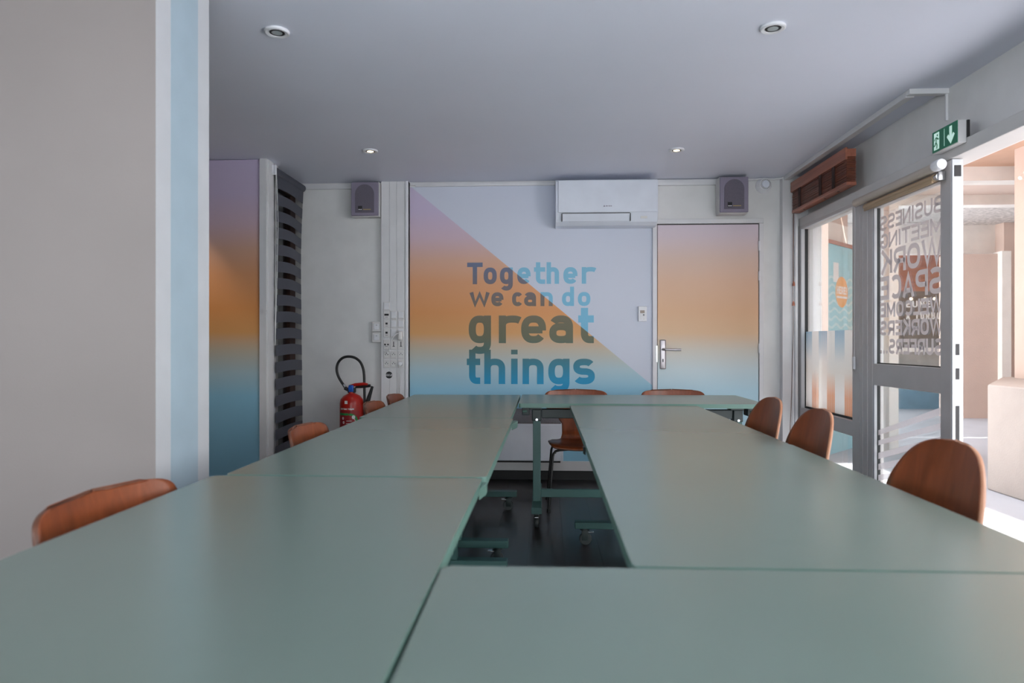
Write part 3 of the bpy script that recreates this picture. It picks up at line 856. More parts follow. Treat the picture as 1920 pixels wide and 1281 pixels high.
# fire alarm sounder
t = thing('smoke_detector', 'round white alarm sounder high in the right corner', 'alarm', (1.742, YB, 2.305))
MB().lathe([(0.001, 0), (0.062, 0), (0.062, -0.018), (0.056, -0.024), (0.050, -0.045), (0.042, -0.052), (0.001, -0.052)], (1.742, YB, 2.363), 'Y', 36).build('base', M['plastic'], t, smooth=True)
MB().lathe([(0.001, -0.05), (0.029, -0.05), (0.027, -0.060), (0.001, -0.062)], (1.745, YB, 2.366), 'Y', 28).build('cap', M['acp'], t, smooth=True)
mb = MB()
for k in range(22):
    a = 2 * PI * k / 22
    c, s = math.cos(a), math.sin(a)
    p0 = Vector((1.745 + c * 0.031, YB - 0.0535, 2.366 + s * 0.031)); p1 = Vector((1.745 + c * 0.040, YB - 0.0515, 2.366 + s * 0.040))
    mb.cyl(p0, p1, 0.0016, 6)
mb.build('sound_slots', M['dark'], t)

# thermostat
t = thing('thermostat', 'small white thermostat on the mural left of the interior door', 'thermostat', (0.783, YB - 0.004, 1.281))
MB().box(0.748, 0.816, YB - 0.026, YB - 0.004, 1.281, 1.402, 0.004).build('housing', M['plastic'], t)
MB().box(0.762, 0.798, YB - 0.0275, YB - 0.0255, 1.346, 1.370).build('screen', paint('lcd_screen', (150, 134, 122), 0.3), t)
for i, (x, z) in enumerate(((0.768, 1.333), (0.790, 1.333), (0.768, 1.318), (0.790, 1.320), (0.768, 1.302), (0.792, 1.300))):
    MB().box(x - 0.006, x + 0.007, YB - 0.0285, YB - 0.0255, z - 0.004, z + 0.004, 0.001).build('button', M['dark' if i == 1 else 'module'], t)

# ------------------------------------------------------------------ trunking column with sockets
YT = YB - 0.055
tr = thing('cable_trunking', 'tall white three-channel cable trunking left of the mural', 'trunking', (-1.22, YB, 0.0))
MB().box(-1.333, -1.108, YT + 0.006, YB - 0.001, 0, ZTOP - 0.001).build('back_channel', M['trimw'], tr)
for x0, x1 in ((-1.332, -1.265), (-1.262, -1.206), (-1.203, -1.135)):
    MB().box(x0, x1, YT, YT + 0.012, 0, ZTOP - 0.002, 0.002).build('cover_strip', M['trimw'], tr)
MB().box(-1.132, -1.108, YT - 0.012, YB - 0.001, 0, ZTOP - 0.002, 0.003).build('edge_strip', M['plastic'], tr)

cols = [(-1.311, 'left'), (-1.253, 'middle'), (-1.193, 'right')]
cw = 0.052
rowz = [(1.442, 1.372), (1.370, 1.302), (1.298, 1.230), (1.226, 1.154), (1.136, 1.054), (1.046, 0.980), (0.974, 0.905)]
rown = ['topmost', 'second', 'third', 'fourth', 'fifth', 'sixth', 'bottom']
GRP = 'modules clipped into the cable trunking'
def module(col, row, kindm):
    x0 = cols[col][0]; x1 = x0 + cw; z1, z0 = rowz[row]; cx = (x0 + x1) / 2; cz = (z0 + z1) / 2
    noun = {'switch': 'wall_switch', 'data': 'data_port', 'socket': 'power_socket', 'tv': 'data_port', 'key': 'key_switch'}[kindm]
    lab = {'switch': 'white light switch', 'data': 'white data port with dark opening', 'socket': 'white round power socket', 'tv': 'white socket plate with two dark holes', 'key': 'white plate with dark keyhole slot'}[kindm]
    t = thing(noun, f'{lab} in the trunking, {cols[col][1]} column, {rown[row]} row', noun.split('_')[-1], (cx, YT, z0), 0, GRP)
    yf = YT - 0.010
    MB().box(x0, x1, yf, YT, z0 + 0.001, z1 - 0.001, 0.003).build('plate', M['module'], t)
    if kindm == 'switch':
        MB().box(x0 + 0.006, x1 - 0.006, yf - 0.005, yf, z0 + 0.008, z1 - 0.008, 0.002).build('rocker', M['plastic'], t)
    elif kindm == 'socket':
        r = MB().lathe([(0.001, 0.0), (0.019, 0.0), (0.021, -0.002), (0.019, -0.003), (0.017, -0.0005), (0.001, -0.0005)], (cx, yf, cz), 'Y', 24).build('socket_well', M['wall'], t, smooth=True)
        for dx, dz in ((-0.0095, 0.0), (0.0095, 0.0), (0, 0.010)):
            subpart(MB().cyl((cx + dx, yf, cz + dz), (cx + dx, yf - 0.0025, cz + dz), 0.0034, 10), 'contact', M['dark'], r)
    elif kindm == 'data':
        MB().box(cx - 0.009 if row > 1 else cx - 0.018, cx + 0.009 if row > 1 else cx + 0.018, yf - 0.001, yf, cz - 0.007, cz + 0.009).build('port_opening', M['dark'], t)
        MB().box(cx - 0.010, cx + 0.010, yf - 0.001, yf, cz - 0.020, cz - 0.017).build('printed_label', M['grille'], t)
    elif kindm == 'tv':
        for dx in (-0.012, 0.012):
            MB().cyl((cx + dx, yf, cz), (cx + dx, yf - 0.002, cz), 0.007, 12).build('port_opening', M['dark'], t)
        MB().box(cx - 0.010, cx + 0.010, yf - 0.001, yf, cz - 0.016, cz - 0.013).build('printed_label', M['grille'], t)
    elif kindm == 'key':
        mb = MB().box(cx - 0.003, cx + 0.003, yf - 0.001, yf, cz - 0.012, cz + 0.024).box(cx - 0.009, cx + 0.009, yf - 0.001, yf, cz - 0.017, cz - 0.012)
        mb.build('key_slot', M['dark'], t)
    return t
module(0, 0, 'switch')
for r, ks in ((1, ('data', 'switch', 'switch')), (2, ('data', 'switch', 'switch')), (3, ('data', 'switch', 'switch')), (4, ('tv', 'key', 'key')), (5, ('socket',) * 3), (6, ('socket',) * 3)):
    for c, k in enumerate(ks): module(c, r, k)
# plug-in adapter and its flex, second plug with a hanging flex
t = thing('plug_adapter', 'white plug-in adapter with a thin looping flex, stuck on the trunking', 'adapter', (-1.168, YT - 0.0152, 1.13))
MB().box(-1.186, -1.148, YT - 0.058, YT - 0.0152, 1.128, 1.205, 0.012, 3).build('body', M['module'], t, smooth=True)
pts = []
for k in range(19):
    q = k / 18
    pts.append((-1.175 - 0.085 * q - 0.012 * math.sin(q * PI), YT - 0.060 + 0.030 * q - 0.03 * math.sin(q * PI), 1.185 - 0.142 * q ** 1.5))
MB().tube(pts, 0.0035, 8).build('flex', M['cord'], t, smooth=True)
mb = MB()
for k in range(3):
    mb.tube([(-1.262 + 0.012 * math.cos(a), YT - 0.026 - 0.004 * k, 1.038 + 0.014 * math.sin(a) - 0.003 * k) for a in [2 * PI * i / 16 for i in range(17)]], 0.003, 6)
mb.build('flex_coil', M['cord'], t, smooth=True)
t = thing('power_plug', 'white round plug in the bottom right socket with a flex hanging down', 'plug', (-1.167, YT - 0.0135, 0.72))
MB().lathe([(0.001, 0), (0.018, 0), (0.020, -0.012), (0.015, -0.032), (0.001, -0.034)], (-1.167, YT - 0.0135, 0.940), 'Y', 20).build('plug_head', M['plastic'], t, smooth=True)
MB().tube([(-1.167, YT - 0.040, 0.935), (-1.168, YT - 0.046, 0.915), (-1.170, YT - 0.030, 0.85), (-1.172, YT - 0.012, 0.74), (-1.172, YT - 0.008, 0.5), (-1.17, YT - 0.008, 0.16)], 0.0042, 8).build('flex', M['cord'], t, smooth=True)
# round wireless sticker
t = thing('wifi_sticker', 'round black and white wifi sticker below the sockets', 'sticker', (-1.267, YT, 0.818))
cx, cz, rr = -1.267, 0.847, 0.028
mb = MB()
for lo, hi in ((0.30, 1.0), (-1.0, -0.30)):
    a0, a1 = math.asin(lo), math.asin(hi)
    rt = [(cx + rr * math.cos(a0 + (a1 - a0) * i / 10), YT - 0.0005, cz + rr * math.sin(a0 + (a1 - a0) * i / 10)) for i in range(11)]
    lf = [(2 * cx - p[0], p[1], p[2]) for p in reversed(rt[:-1] if lo > 0 else rt[1:])]
    mb.poly_prism(rt + lf, (0, -0.0006, 0))
mb.build('disc', M['dark'], t)
mb = MB()
text_line(mb, 'WiFi', cx - 0.026, cx + 0.026, cz - 0.0075, 0.015, 0.0042, lambda u, v: ((u, YT - 0.0002, v), (0, -1, 0)), 0.001, gap=0.003)
mb.build('letters', M['dark'], t)

# two surface switches on the wall left of the trunking
for z0, nm in ((1.199, 'upper'), (1.112, 'lower')):
    t = thing('wall_switch', f'white surface-mounted switch left of the trunking, {nm} of the two', 'switch', (-1.371, YB, z0), 0, 'pair of surface switches')
    MB().box(-1.412, -1.336, YB - 0.040, YB, z0, z0 + 0.083, 0.005).build('housing', M['module'], t)
    rk = MB().box(-1.395, -1.352, YB - 0.046, YB - 0.040, z0 + 0.018, z0 + 0.066, 0.003).build('rocker', M['plastic'], t)
    subpart(MB().box(-1.378, -1.366, YB - 0.0468, YB - 0.0455, z0 + 0.052, z0 + 0.055), 'indicator', M['dark'], rk)

# ------------------------------------------------------------------ fire extinguisher
EX, EY, ER = -1.528, 5.335, 0.093
t = thing('fire_extinguisher', 'red fire extinguisher with black hose standing on the floor by the back wall', 'fire extinguisher', (EX, EY, 0))
MB().lathe([(0.001, 0), (ER - 0.006, 0), (ER, 0.008), (ER, 0.63), (ER - 0.006, 0.662), (ER - 0.028, 0.690), (ER - 0.055, 0.704), (0.026, 0.710), (0.026, 0.722), (0.001, 0.722)], (EX, EY, 0), 'Z', 48).build('cylinder', M['red'], t, smooth=True)
def ex_fn(u, v):   # u = arc length around the front, v = height
    a = -PI / 2 + 0.16 + u / ER
    n = Vector((math.cos(a), math.sin(a), 0))
    return Vector((EX, EY, v)) + n * (ER + 0.0006), n
def ex_patch(u0, u1, v0, v1, d=0.0006, nu=14):
    mb = MB()
    f = []; b = []
    mb.grid(lambda i, j: tuple(ex_fn(u0 + (u1 - u0) * i, v0 + (v1 - v0) * j)[0] + ex_fn(u0 + (u1 - u0) * i, 0)[1] * d), nu, 4)
    return mb
ex_patch(-0.105, 0.075, 0.30, 0.578, 0.0002).build('label_panel', M['redlabel'], t, smooth=True)
mb = MB()
mb.strokes([[(-0.105 + 0.150 * i / 12, 0.552) for i in range(8)] + sup(-0.018, 0.455, 0.076, 0.097, 90, -20, 22)], 0.017, ex_fn, 0.0009)
mb.build('green_band', M['green'], t)
mb = MB()
mb.strokes([sup(-0.022, 0.448, 0.068, 0.090, 55, -20, 16)], 0.006, ex_fn, 0.0012)
mb.strokes([sup(0.024, 0.530, 0.006, 0.008, 0, 360, 16)], 0.013, ex_fn, 0.0016)
text_line(mb, 'EXTINCTEUR', -0.088, 0.028, 0.586, 0.013, 0.0032, ex_fn, 0.0008)
for k, (w0, w1) in enumerate(((-0.030, 0.010), (-0.034, 0.026), (-0.02, 0.034), (-0.028, 0.036))):
    z = 0.500 - k * 0.020
    mb.strokes([[(w0 + (w1 - w0) * i / 6, z) for i in range(7)]], 0.0035, ex_fn, 0.0010)
for k, (u, z) in enumerate(((-0.062, 0.520), (-0.056, 0.488), (-0.046, 0.452), (-0.058, 0.405), (-0.030, 0.405))):
    mb.strokes([sup(u, z, 0.0055, 0.008, 0, 360, 14)], 0.0045, ex_fn, 0.0010)
mb.strokes([[(-0.046, 0.645), (-0.022, 0.645)]], 0.024, ex_fn, 0.0008)
mb.build('printed_marks', M['white'], t)
mb = MB().box(EX - 0.030, EX + 0.030, EY - 0.022, EY + 0.022, 0.712, 0.755, 0.008).cyl((EX - 0.03, EY, 0.738), (EX - 0.056, EY - 0.004, 0.752), 0.014, 12)
mb.build('valve', M['black'], t, smooth=True)
MB().lathe([(0.001, 0), (0.017, 0), (0.017, -0.02), (0.012, -0.026), (0.001, -0.026)], (EX - 0.002, EY - 0.020, 0.750), 'Y', 16).box(EX - 0.018, EX + 0.022, EY - 0.034, EY - 0.020, 0.722, 0.776, 0.006).build('safety_cap', M['bluecap'], t, smooth=True)
MB().tube([(EX - 0.02, EY, 0.765), (EX + 0.03, EY, 0.778), (EX + 0.10, EY - 0.003, 0.784), (EX + 0.128, EY - 0.003, 0.778)], [0.010, 0.013, 0.013, 0.010], 10).build('carry_handle', M['red'], t, smooth=True)
MB().tube([(EX + 0.03, EY, 0.757), (EX + 0.08, EY, 0.762), (EX + 0.15, EY - 0.003, 0.770)], [0.008, 0.012, 0.012], 10).build('squeeze_lever', M['black'], t, smooth=True)
hp = [(-0.050, 0.752), (-0.085, 0.800), (-0.112, 0.850), (-0.122, 0.905), (-0.108, 0.955), (-0.072, 0.990), (-0.025, 1.000), (0.025, 0.990), (0.066, 0.958), (0.090, 0.905), (0.098, 0.85), (0.100, 0.78), (0.101, 0.70), (0.104, 0.60)]
def smooth_path(p, k=4):
    out = []
    for i in range(len(p) - 1):
        q = [Vector(p[max(0, min(len(p) - 1, j))]) for j in (i - 1, i, i + 1, i + 2)]
        for s_ in range(k):
            x = s_ / k
            out.append(0.5 * ((2 * q[1]) + (-q[0] + q[2]) * x + (2 * q[0] - 5 * q[1] + 4 * q[2] - q[3]) * x * x + (-q[0] + 3 * q[1] - 3 * q[2] + q[3]) * x ** 3))
    out.append(Vector(p[-1])); return out
ho = MB().tube([(EX + a.x, EY + 0.004, a.y) for a in smooth_path(hp)], 0.0105, 12).build('hose', M['black'], t, smooth=True)
subpart(MB().cyl((EX - 0.052, EY + 0.002, 0.755), (EX - 0.068, EY + 0.003, 0.777), 0.0125, 12), 'hose_ferrule', M['chrome'], ho, smooth=True)
MB().tube([(EX + 0.168, EY - 0.01, 0.765), (EX + 0.140, EY - 0.006, 0.68), (EX + 0.116, EY - 0.002, 0.60), (EX + 0.108, EY, 0.52)], [0.010, 0.016, 0.020, 0.014], 10).build('spray_nozzle', M['black'], t, smooth=True)

# ------------------------------------------------------------------ recess window on the left with the striped roller blind
mb = MB()
mb.box(-2.12, -2.06, 4.995, 5.05, 0.06, 2.30, 0.004).box(-2.12, -2.06, 5.43, 5.548, 0.06, 2.30, 0.004).box(-2.121, -2.059, 4.99, 5.549, 2.30, 2.36, 0.004).box(-2.121, -2.059, 4.99, 5.549, 0.0, 0.06, 0.004)
wl = struct(mb, 'window_1', M['brownframe'])
MB().box(-2.09, -2.084, 5.05, 5.43, 0.06, 2.30).build('pane', M['glass'], wl)
struct(MB().box(-2.16, -2.03, 4.99, 5.548, 2.36, ZTOP), 'trim_8', M['trimw'])
struct(MB().box(-3.4, -3.3, 4.99, 6.4, 0, ZTOP).box(-3.3, -2.2, 6.3, 6.4, 0, ZTOP).box(-3.3, -2.17, 4.99, 6.4, -0.1, 0.0).box(-3.3, -2.17, 4.99, 6.4, ZTOP, ZTOP + .1), 'wall_beyond', M['darkroom'])

zb = thing('roller_blind', 'charcoal and sheer striped roller blind hanging in the left window recess', 'blind', (-1.985, 5.2, 0.05))
MB().cyl((-1.985, 4.90, 2.372), (-1.985, 5.50, 2.372), 0.030, 20).build('roller_tube', M['blindband'], zb, smooth=True)
mb = MB().box(-2.02, -1.955, 4.882, 4.90, 2.335, 2.41, 0.006)
mb.build('end_bracket', M['plastic'], zb)
def wave(y, z):
    q = max(0.0, min(1.0, (2.36 - z) / 2.3))
    b = math.sin(min(1.0, (y - 4.90) / 0.60) * PI * 1.25 + 0.4)
    return -1.972 + 0.028 * b * math.sin(min(1.0, q * 3.0) * PI / 2) * (1.15 - q)
pitch, bh = 0.1235, 0.080
bands = MB(); gaps = MB(); bands2 = MB()
z = 2.345
k = 0
while z > 0.12:
    zt, zb0 = z, z - (bh if k else 0.10)
    def strip(mbx, za, zb_, dx, y0=4.905, y1=5.492):
        n = 14
        loop = []
        for j in range(n + 1):
            y = y0 + (y1 - y0) * j / n
            loop.append(y)
        top = [(wave(y, za) + dx, y, za + 0.012 * math.sin((y - 4.9) * 5.2)) for y in loop]
        bot = [(wave(y, zb_) + dx, y, zb_ + 0.012 * math.sin((y - 4.9) * 5.2)) for y in loop]
        vt = [mbx.bm.verts.new(p) for p in top]; vb = [mbx.bm.verts.new(p) for p in bot]
        vt2 = [mbx.bm.verts.new((p[0] - 0.0012, p[1], p[2])) for p in top]; vb2 = [mbx.bm.verts.new((p[0] - 0.0012, p[1], p[2])) for p in bot]
        for j in range(n):
            mbx.bm.faces.new((vt[j], vt[j + 1], vb[j + 1], vb[j])); mbx.bm.faces.new((vt2[j + 1], vt2[j], vb2[j], vb2[j + 1]))
            mbx.bm.faces.new((vt[j + 1], vt[j], vt2[j], vt2[j + 1])); mbx.bm.faces.new((vb[j], vb[j + 1], vb2[j + 1], vb2[j]))
    strip(bands, zt, zb0, 0.0)
    strip(bands2, zt + 0.003, zb0 - 0.002, -0.030)
    strip(gaps, zb0, zb0 - (pitch - bh), 0.0)
    z = zb0 - (pitch - bh); k += 1
bands.build('opaque_bands', M['blindband'], zb, smooth=True, fix=True)
bands2.bm.free()
gaps.build('sheer_bands', M['sheer'], zb, smooth=True)
mb = MB()
mb.tube([(-1.962, 4.893, 2.34), (-1.960, 4.893, 1.9), (-1.964, 4.892, 1.45), (-1.966, 4.889, 1.10)], 0.0022, 6)
mb.tube([(-1.962, 4.912 - 0.006, 2.34), (-1.952, 4.909, 2.0), (-1.956, 4.900, 1.6), (-1.966, 4.889, 1.10)], 0.0022, 6)
mb.build('pull_chain', M['cord'], zb, smooth=True)
MB().box(-1.982, -1.966, 4.905, 5.492, z - 0.0, z + 0.03, 0.003).build('bottom_rail', M['blindband'], zb)

# ------------------------------------------------------------------ window on the right
G = 2.045
def pane_box(y0, y1, z0, z1): return MB().box(G - 0.003, G + 0.003, y0, y1, z0, z1)
def gasket(y0, y1, z0, z1, w=0.014):
    mb = MB()
    for xa, xb in ((G - 0.016, G + 0.012),):
        mb.box(xa, xb, y1 - w, y1, z0, z1).box(xa, xb, y0, y0 + w, z0, z1).box(xa, xb, y0 + w, y1 - w, z1 - w, z1).box(xa, xb, y0 + w, y1 - w, z0, z0 + w)
    return mb
mb = MB()
mb.box(XF, 2.10, 5.465, 5.505, 0, 2.03, 0.003)                 # far stile
mb.box(XF, 2.10, 4.452, 4.552, 0, 2.03, 0.003)                 # near stile
mb.box(XF + 0.001, 2.10, 4.55, 5.467, 0.50, 0.600, 0.003)      # rail below the big pane
mb.box(XF + 0.001, 2.10, 4.55, 5.467, 2.0, 2.03, 0.003)
mb.box(XF + 0.001, 2.10, 4.55, 5.467, 0.0, 0.07, 0.003)
mb.box(XF - 0.008, XF + 0.003, 4.505, 4.53, 0.93, 1.02, 0.003)
w2 = struct(mb, 'window_2', M['alu'])
pane_box(4.552, 5.465, 0.60, 2.0).build('upper_pane', M['glass'], w2)
pane_box(4.552, 5.465, 0.07, 0.50).build('lower_pane', M['glass'], w2)
gasket(4.552, 5.465, 0.60, 2.02).build('gasket', M['rubber'], w2)
mb = MB().box(XF + 0.002, G - 0.016, 5.445, 5.466, 0.6, 2.0).box(XF + 0.002, G - 0.016, 4.552, 5.466, 1.998, 2.012)
mb.build('glazing_bead', M['alul'], w2)
yy = [5.452, 5.245, 5.185, 5.005, 4.945, 4.80, 4.745, 4.565]
ed = [(5.452, 5.33, 'a'), (5.33, 5.20, 'b'), (5.20, 5.05, 'a'), (5.05, 4.915, 'b'), (4.915, 4.76, 'a'), (4.76, 4.566, 'b')]
fa, fb = MB(), MB()
for y1, y0, kf in ed:
    (fa if kf == 'a' else fb).box(G - 0.0045, G - 0.0032, y0, y1, 0.614, 1.196)
fa.build('film_stripes', M['filma'], w2); fb.build('film_stripes', M['filmb'], w2)
# white lift handle hanging on the post
t = thing('blind_cord_weight', 'white cord with a small white weight hanging on the grey post between window and door', 'cord', (XF - 0.012, 4.50, 0.94))
MB().box(XF - 0.020, XF - 0.006, 4.488, 4.512, 0.94, 1.02, 0.003).build('weight', M['plastic'], t)
MB().tube([(XF - 0.010, 4.50, 1.02), (XF - 0.008, 4.50, 1.5), (XF - 0.006, 4.498, 1.98)], 0.0016, 6).build('cord', M['cord'], t)

# ------------------------------------------------------------------ glazed entrance door leaf
mb = MB().box(XF, 2.10, 4.345, 4.452, 0, 2.02, 0.003)
mb.box(XF - 0.002, XF + 0.002, 4.404, 4.408, 0, 2.02)
struct(mb, 'trim_9', M['alu'])
mb = MB()
mb.box(XF + 0.002, 2.052, 4.283, 4.343, 0.02, 2.015, 0.003)
mb.box(XF + 0.002, 2.052, 3.472, 3.564, 0.02, 2.015, 0.003)
mb.box(XF + 0.004, 2.050, 3.56, 4.285, 0.852, 0.983, 0.003)
mb.box(XF + 0.004, 2.050, 3.56, 4.285, 1.93, 2.015, 0.003)
mb.box(XF + 0.004, 2.050, 3.56, 4.285, 0.02, 0.12, 0.003)
d2 = struct(mb, 'door_2', M['alu'])
GD = 2.03
def dpane(z0, z1): return MB().box(GD - 0.003, GD + 0.003, 3.564, 4.283, z0, z1)
dpane(0.983, 1.93).build('upper_pane', M['glass'], d2)
dpane(0.12, 0.852).build('lower_pane', M['glass'], d2)
mb = MB()
for z0, z1 in ((0.983, 1.93), (0.12, 0.852)):
    mb.box(GD - 0.010, GD + 0.010, 4.262, 4.274, z0, z1).box(GD - 0.010, GD + 0.010, 3.564, 4.262, z0, z0 + 0.006)
mb.build('gasket', M['rubber'], d2)
mb = MB()
for z0, z1 in ((0.983, 1.93), (0.12, 0.852)):
    mb.box(XF + 0.004, GD - 0.010, 4.262, 4.284, z0, z1)
mb.build('glazing_bead', M['alul'], d2)
mb = MB().box(XF + 0.003, 2.055, 3.462, 3.4725, 0.02, 2.015, 0.001)
lk = mb.build('lock_edge', M['alul'], d2)
mb = MB()
for z0, z1 in ((1.05, 1.105), (0.93, 0.985), (0.60, 0.80)): mb.box(2.018, 2.036, 3.4605, 3.4625, z0, z1)
mb.box(2.012, 2.044, 3.4595, 3.4625, 1.93, 1.985)
subpart(mb, 'lock_slots', M['dark'], lk)
def dglass(u, v): return (GD - 0.0035, u, v), (-1, 0, 0)
for txt, z0, H, s, y0, y1 in (('BUSINESS', 1.782, 0.088, 0.0165, 3.585, 4.235), ('MEETING', 1.672, 0.090, 0.017, 3.585, 4.235), ('WORK', 1.520, 0.140, 0.027, 3.585, 4.225), ('SPACE', 1.365, 0.140, 0.027, 3.585, 4.232),
                             ('WELCOME', 1.262, 0.088, 0.019, 3.585, 4.235), ('WORKERS', 1.153, 0.088, 0.019, 3.585, 4.235), ('SURFERS...', 1.045, 0.088, 0.019, 3.585, 4.235)):
    mb = MB(); text_line(mb, txt, y0, y1, z0, H, s, dglass, 0.0006)
    mb.build('text_line', M['vinyl'], d2)
for za, zb1, zc, zd in ((0.790, 0.753, 0.577, 0.547), (0.710, 0.678, 0.515, 0.486), (0.640, 0.612, 0.440, 0.402), (0.570, 0.538, 0.372, 0.336), (0.497, 0.465, 0.305, 0.270)):
    mb = MB(); mb.poly_prism([(GD - 0.0042, 3.566, za), (GD - 0.0042, 4.26, zc), (GD - 0.0042, 4.26, zd), (GD - 0.0042, 3.566, zb1)], (0.0006, 0, 0))
    mb.build('frosted_stripe', M['stripes'], d2)

# the rest of the glazed right side, towards and behind the camera
mb = MB()
for y in (2.42, 0.9, -0.7, -2.3): mb.box(XF, 2.10, y - 0.05, y + 0.05, 0, 2.02, 0.003)
mb.box(XF, 2.10, -2.95, -2.87, 0, 2.02, 0.003)
for a, b in ((0.95, 2.37), (-0.65, 0.85), (-2.25, -0.75)):
    mb.box(XF + 0.002, 2.098, a, b, 0, 0.10, 0.003)
w3 = struct(mb, 'window_3', M['alu'])
for a, b in ((0.95, 2.37), (-0.65, 0.85), (-2.25, -0.75)):
    MB().box(G - 0.003, G + 0.003, a, b, 0.10, 2.02).build('pane', M['glass'], w3)

mb = MB()
for x in (-1.56, 0.15, 1.86): mb.box(x - 0.04, x + 0.04, YN - 0.1, YN - 0.04, 0, 2.15)
mb.box(-1.6, 1.9, YN - 0.1, YN - 0.04, 0, 0.10).box(-1.6, 1.9, YN - 0.1, YN - 0.04, 2.08, 2.15)
w4 = struct(mb, 'fill_window_behind', M['alu'])  # unseen glazing added behind the camera to light the room
for a, b in ((-1.52, 0.11), (0.19, 1.82)):
    MB().box(a, b, YN - 0.075, YN - 0.069, 0.10, 2.08).build('pane', M['glass'], w4)

mb = MB()
for y in (-2.96, -1.5, -0.14): mb.box(-4.70, -4.64, y - 0.04, y + 0.04, 0.7, 2.2)
mb.box(-4.70, -4.64, -3.0, -0.1, 0.7, 0.76).box(-4.70, -4.64, -3.0, -0.1, 2.14, 2.2)
w5 = struct(mb, 'fill_window_left', M['alu'])  # unseen window added on the left to brighten the right wall
for a, b in ((-2.92, -1.54), (-1.46, -0.18)):
    MB().box(-4.673, -4.667, a, b, 0.76, 2.14).build('pane', M['glass'], w5)

# ------------------------------------------------------------------ wooden venetian blind
vb = thing('venetian_blind', 'brown wooden venetian blind drawn up above the right window', 'blind', (1.97, 4.96, 2.12))
YA, YC = 4.48, 5.46
MB().box(1.925, 1.940, YA, YC, 2.288, 2.366, 0.003).box(1.940, 1.998, YA + 0.012, YC - 0.012, 2.31, 2.36).build('headrail', M['rail'], vb)
mb = MB()
nsl = 17
for k in range(nsl):
    z = 2.152 + k * 0.0092
    j = random.uniform(-0.003, 0.003)
    mb.box(1.938 + j, 1.996 + j * 0.5, YA + 0.006 + abs(j), YC - 0.006, z, z + 0.0052)
mb.build('slat_stack', M['slat'], vb)
rl = MB().box(1.934, 1.998, YA + 0.004, YC - 0.004, 2.124, 2.148, 0.003).build('bottom_rail', M['rail'], vb)
for y in (YA + 0.2, 4.90, YC - 0.17):
    MB().box(1.929, 1.936, y - 0.020, y + 0.020, 2.146, 2.300, 0.002).build('ladder_tape', M['tape'], vb)
    subpart(MB().cyl((1.966, y, 2.124), (1.966, y, 2.1225), 0.008, 12), 'cord_hole', M['dark'], rl)
mb = MB().tube([(1.940, YC - 0.02, 2.30), (1.942, 5.456, 1.75), (1.944, 5.454, 1.2), (1.930, 5.45, 0.7), (1.915, 5.45, 0.35)], 0.0024, 6)
mb.tube([(1.944, YC - 0.03, 2.30), (1.946, 5.452, 1.9), (1.946, 5.452, 1.58)], 0.002, 6)
mb.build('lift_cord', M['browncord'], vb, smooth=True)
for x, y, z in ((1.946, 5.452, 1.555), (1.944, 5.452, 1.40)):
    MB().lathe([(0.004, 0.035), (0.009, 0.02), (0.011, 0.0), (0.004, 0.0)], (x, y, z), 'Z', 12).build('cord_tassel', M['rail'], vb, smooth=True)

# ------------------------------------------------------------------ roller blind over the door
rb = thing('roller_blind', 'beige roller blind rolled up at the head of the glazed door', 'blind', (1.955, 3.9, 1.93))
MB().cyl((1.955, 3.51, 1.990), (1.955, 4.40, 1.990), 0.024, 20).build('roller_tube', M['beigeg'], rb, smooth=True)
MB().lathe([(0.010, 0.06), (0.026, 0.06), (0.028, 0.05), (0.028, 0.012), (0.024, 0.003), (0.008, 0.0)], (1.945, 3.445, 1.990), 'Y', 24).build('end_cap', M['plastic'], rb, smooth=True)
MB().cyl((1.972, 3.55, 1.945), (1.972, 4.30, 1.945), 0.020, 18).box(1.955, 1.965, 3.555, 4.295, 1.918, 1.942, 0.002).build('rolled_fabric', M['beige'], rb, smooth=True)
MB().cyl((1.972, 3.52, 1.945), (1.972, 3.55, 1.945), 0.016, 14).box(1.965, 1.999, 3.51, 3.525, 1.925, 1.97, 0.002).build('end_bracket', M['chrome'], rb, smooth=True)

# ------------------------------------------------------------------ emergency exit sign
es = thing('exit_sign', 'green emergency exit sign with running figure and down arrow above the doorway', 'sign', (2.0, 3.43, 2.06))
xs = 1.955
MB().box(xs + 0.004, 1.9995, 3.34, 3.552, 2.062, 2.172, 0.004).build('housing', M['cabinet'], es)
MB().box(xs, xs + 0.004, 3.342, 3.55, 2.066, 2.170, 0.001).build('sign_face', M['signgreen'], es)
def sgn(u, v): return (xs - 0.0004, u, v), (-1, 0, 0)
def sbox(mb, y0, y1, z0, z1): mb.box(xs - 0.001, xs, y0, y1, z0, z1)
mb = MB()
sbox(mb, 3.489, 3.533, 2.076, 2.160)
mb.build('door_pictogram', M['exitw'], es)
mb = MB()
f = lambda u, v: ((xs - 0.0011, u, v), (-1, 0, 0))
mb.strokes([sup(3.503, 2.146, 0.002, 0.002, 0, 360, 10)], 0.006, f, 0.0006)
mb.strokes([[(3.506, 2.136), (3.514, 2.112)], [(3.506, 2.134), (3.496, 2.124), (3.490, 2.126)], [(3.508, 2.136), (3.520, 2.132), (3.526, 2.122)], [(3.513, 2.112), (3.505, 2.098), (3.507, 2.080)], [(3.515, 2.112), (3.522, 2.098), (3.534, 2.096)]], 0.0055, f, 0.0006)
mb.build('running_figure', M['signgreen'], es)
mb = MB()
sbox(mb, 3.4445, 3.4460, 2.076, 2.160)
mb.strokes([[(3.392, 2.158), (3.392, 2.09)]], 0.020, sgn, 0.0008)
mb.poly_prism([(xs - 0.0008, 3.392, 2.072), (xs - 0.0008, 3.424, 2.112), (xs - 0.0008, 3.412, 2.122), (xs - 0.0008, 3.392, 2.100), (xs - 0.0008, 3.372, 2.122), (xs - 0.0008, 3.360, 2.112)], (0.0008, 0, 0))
mb.build('arrow_pictogram', M['exitw'], es)
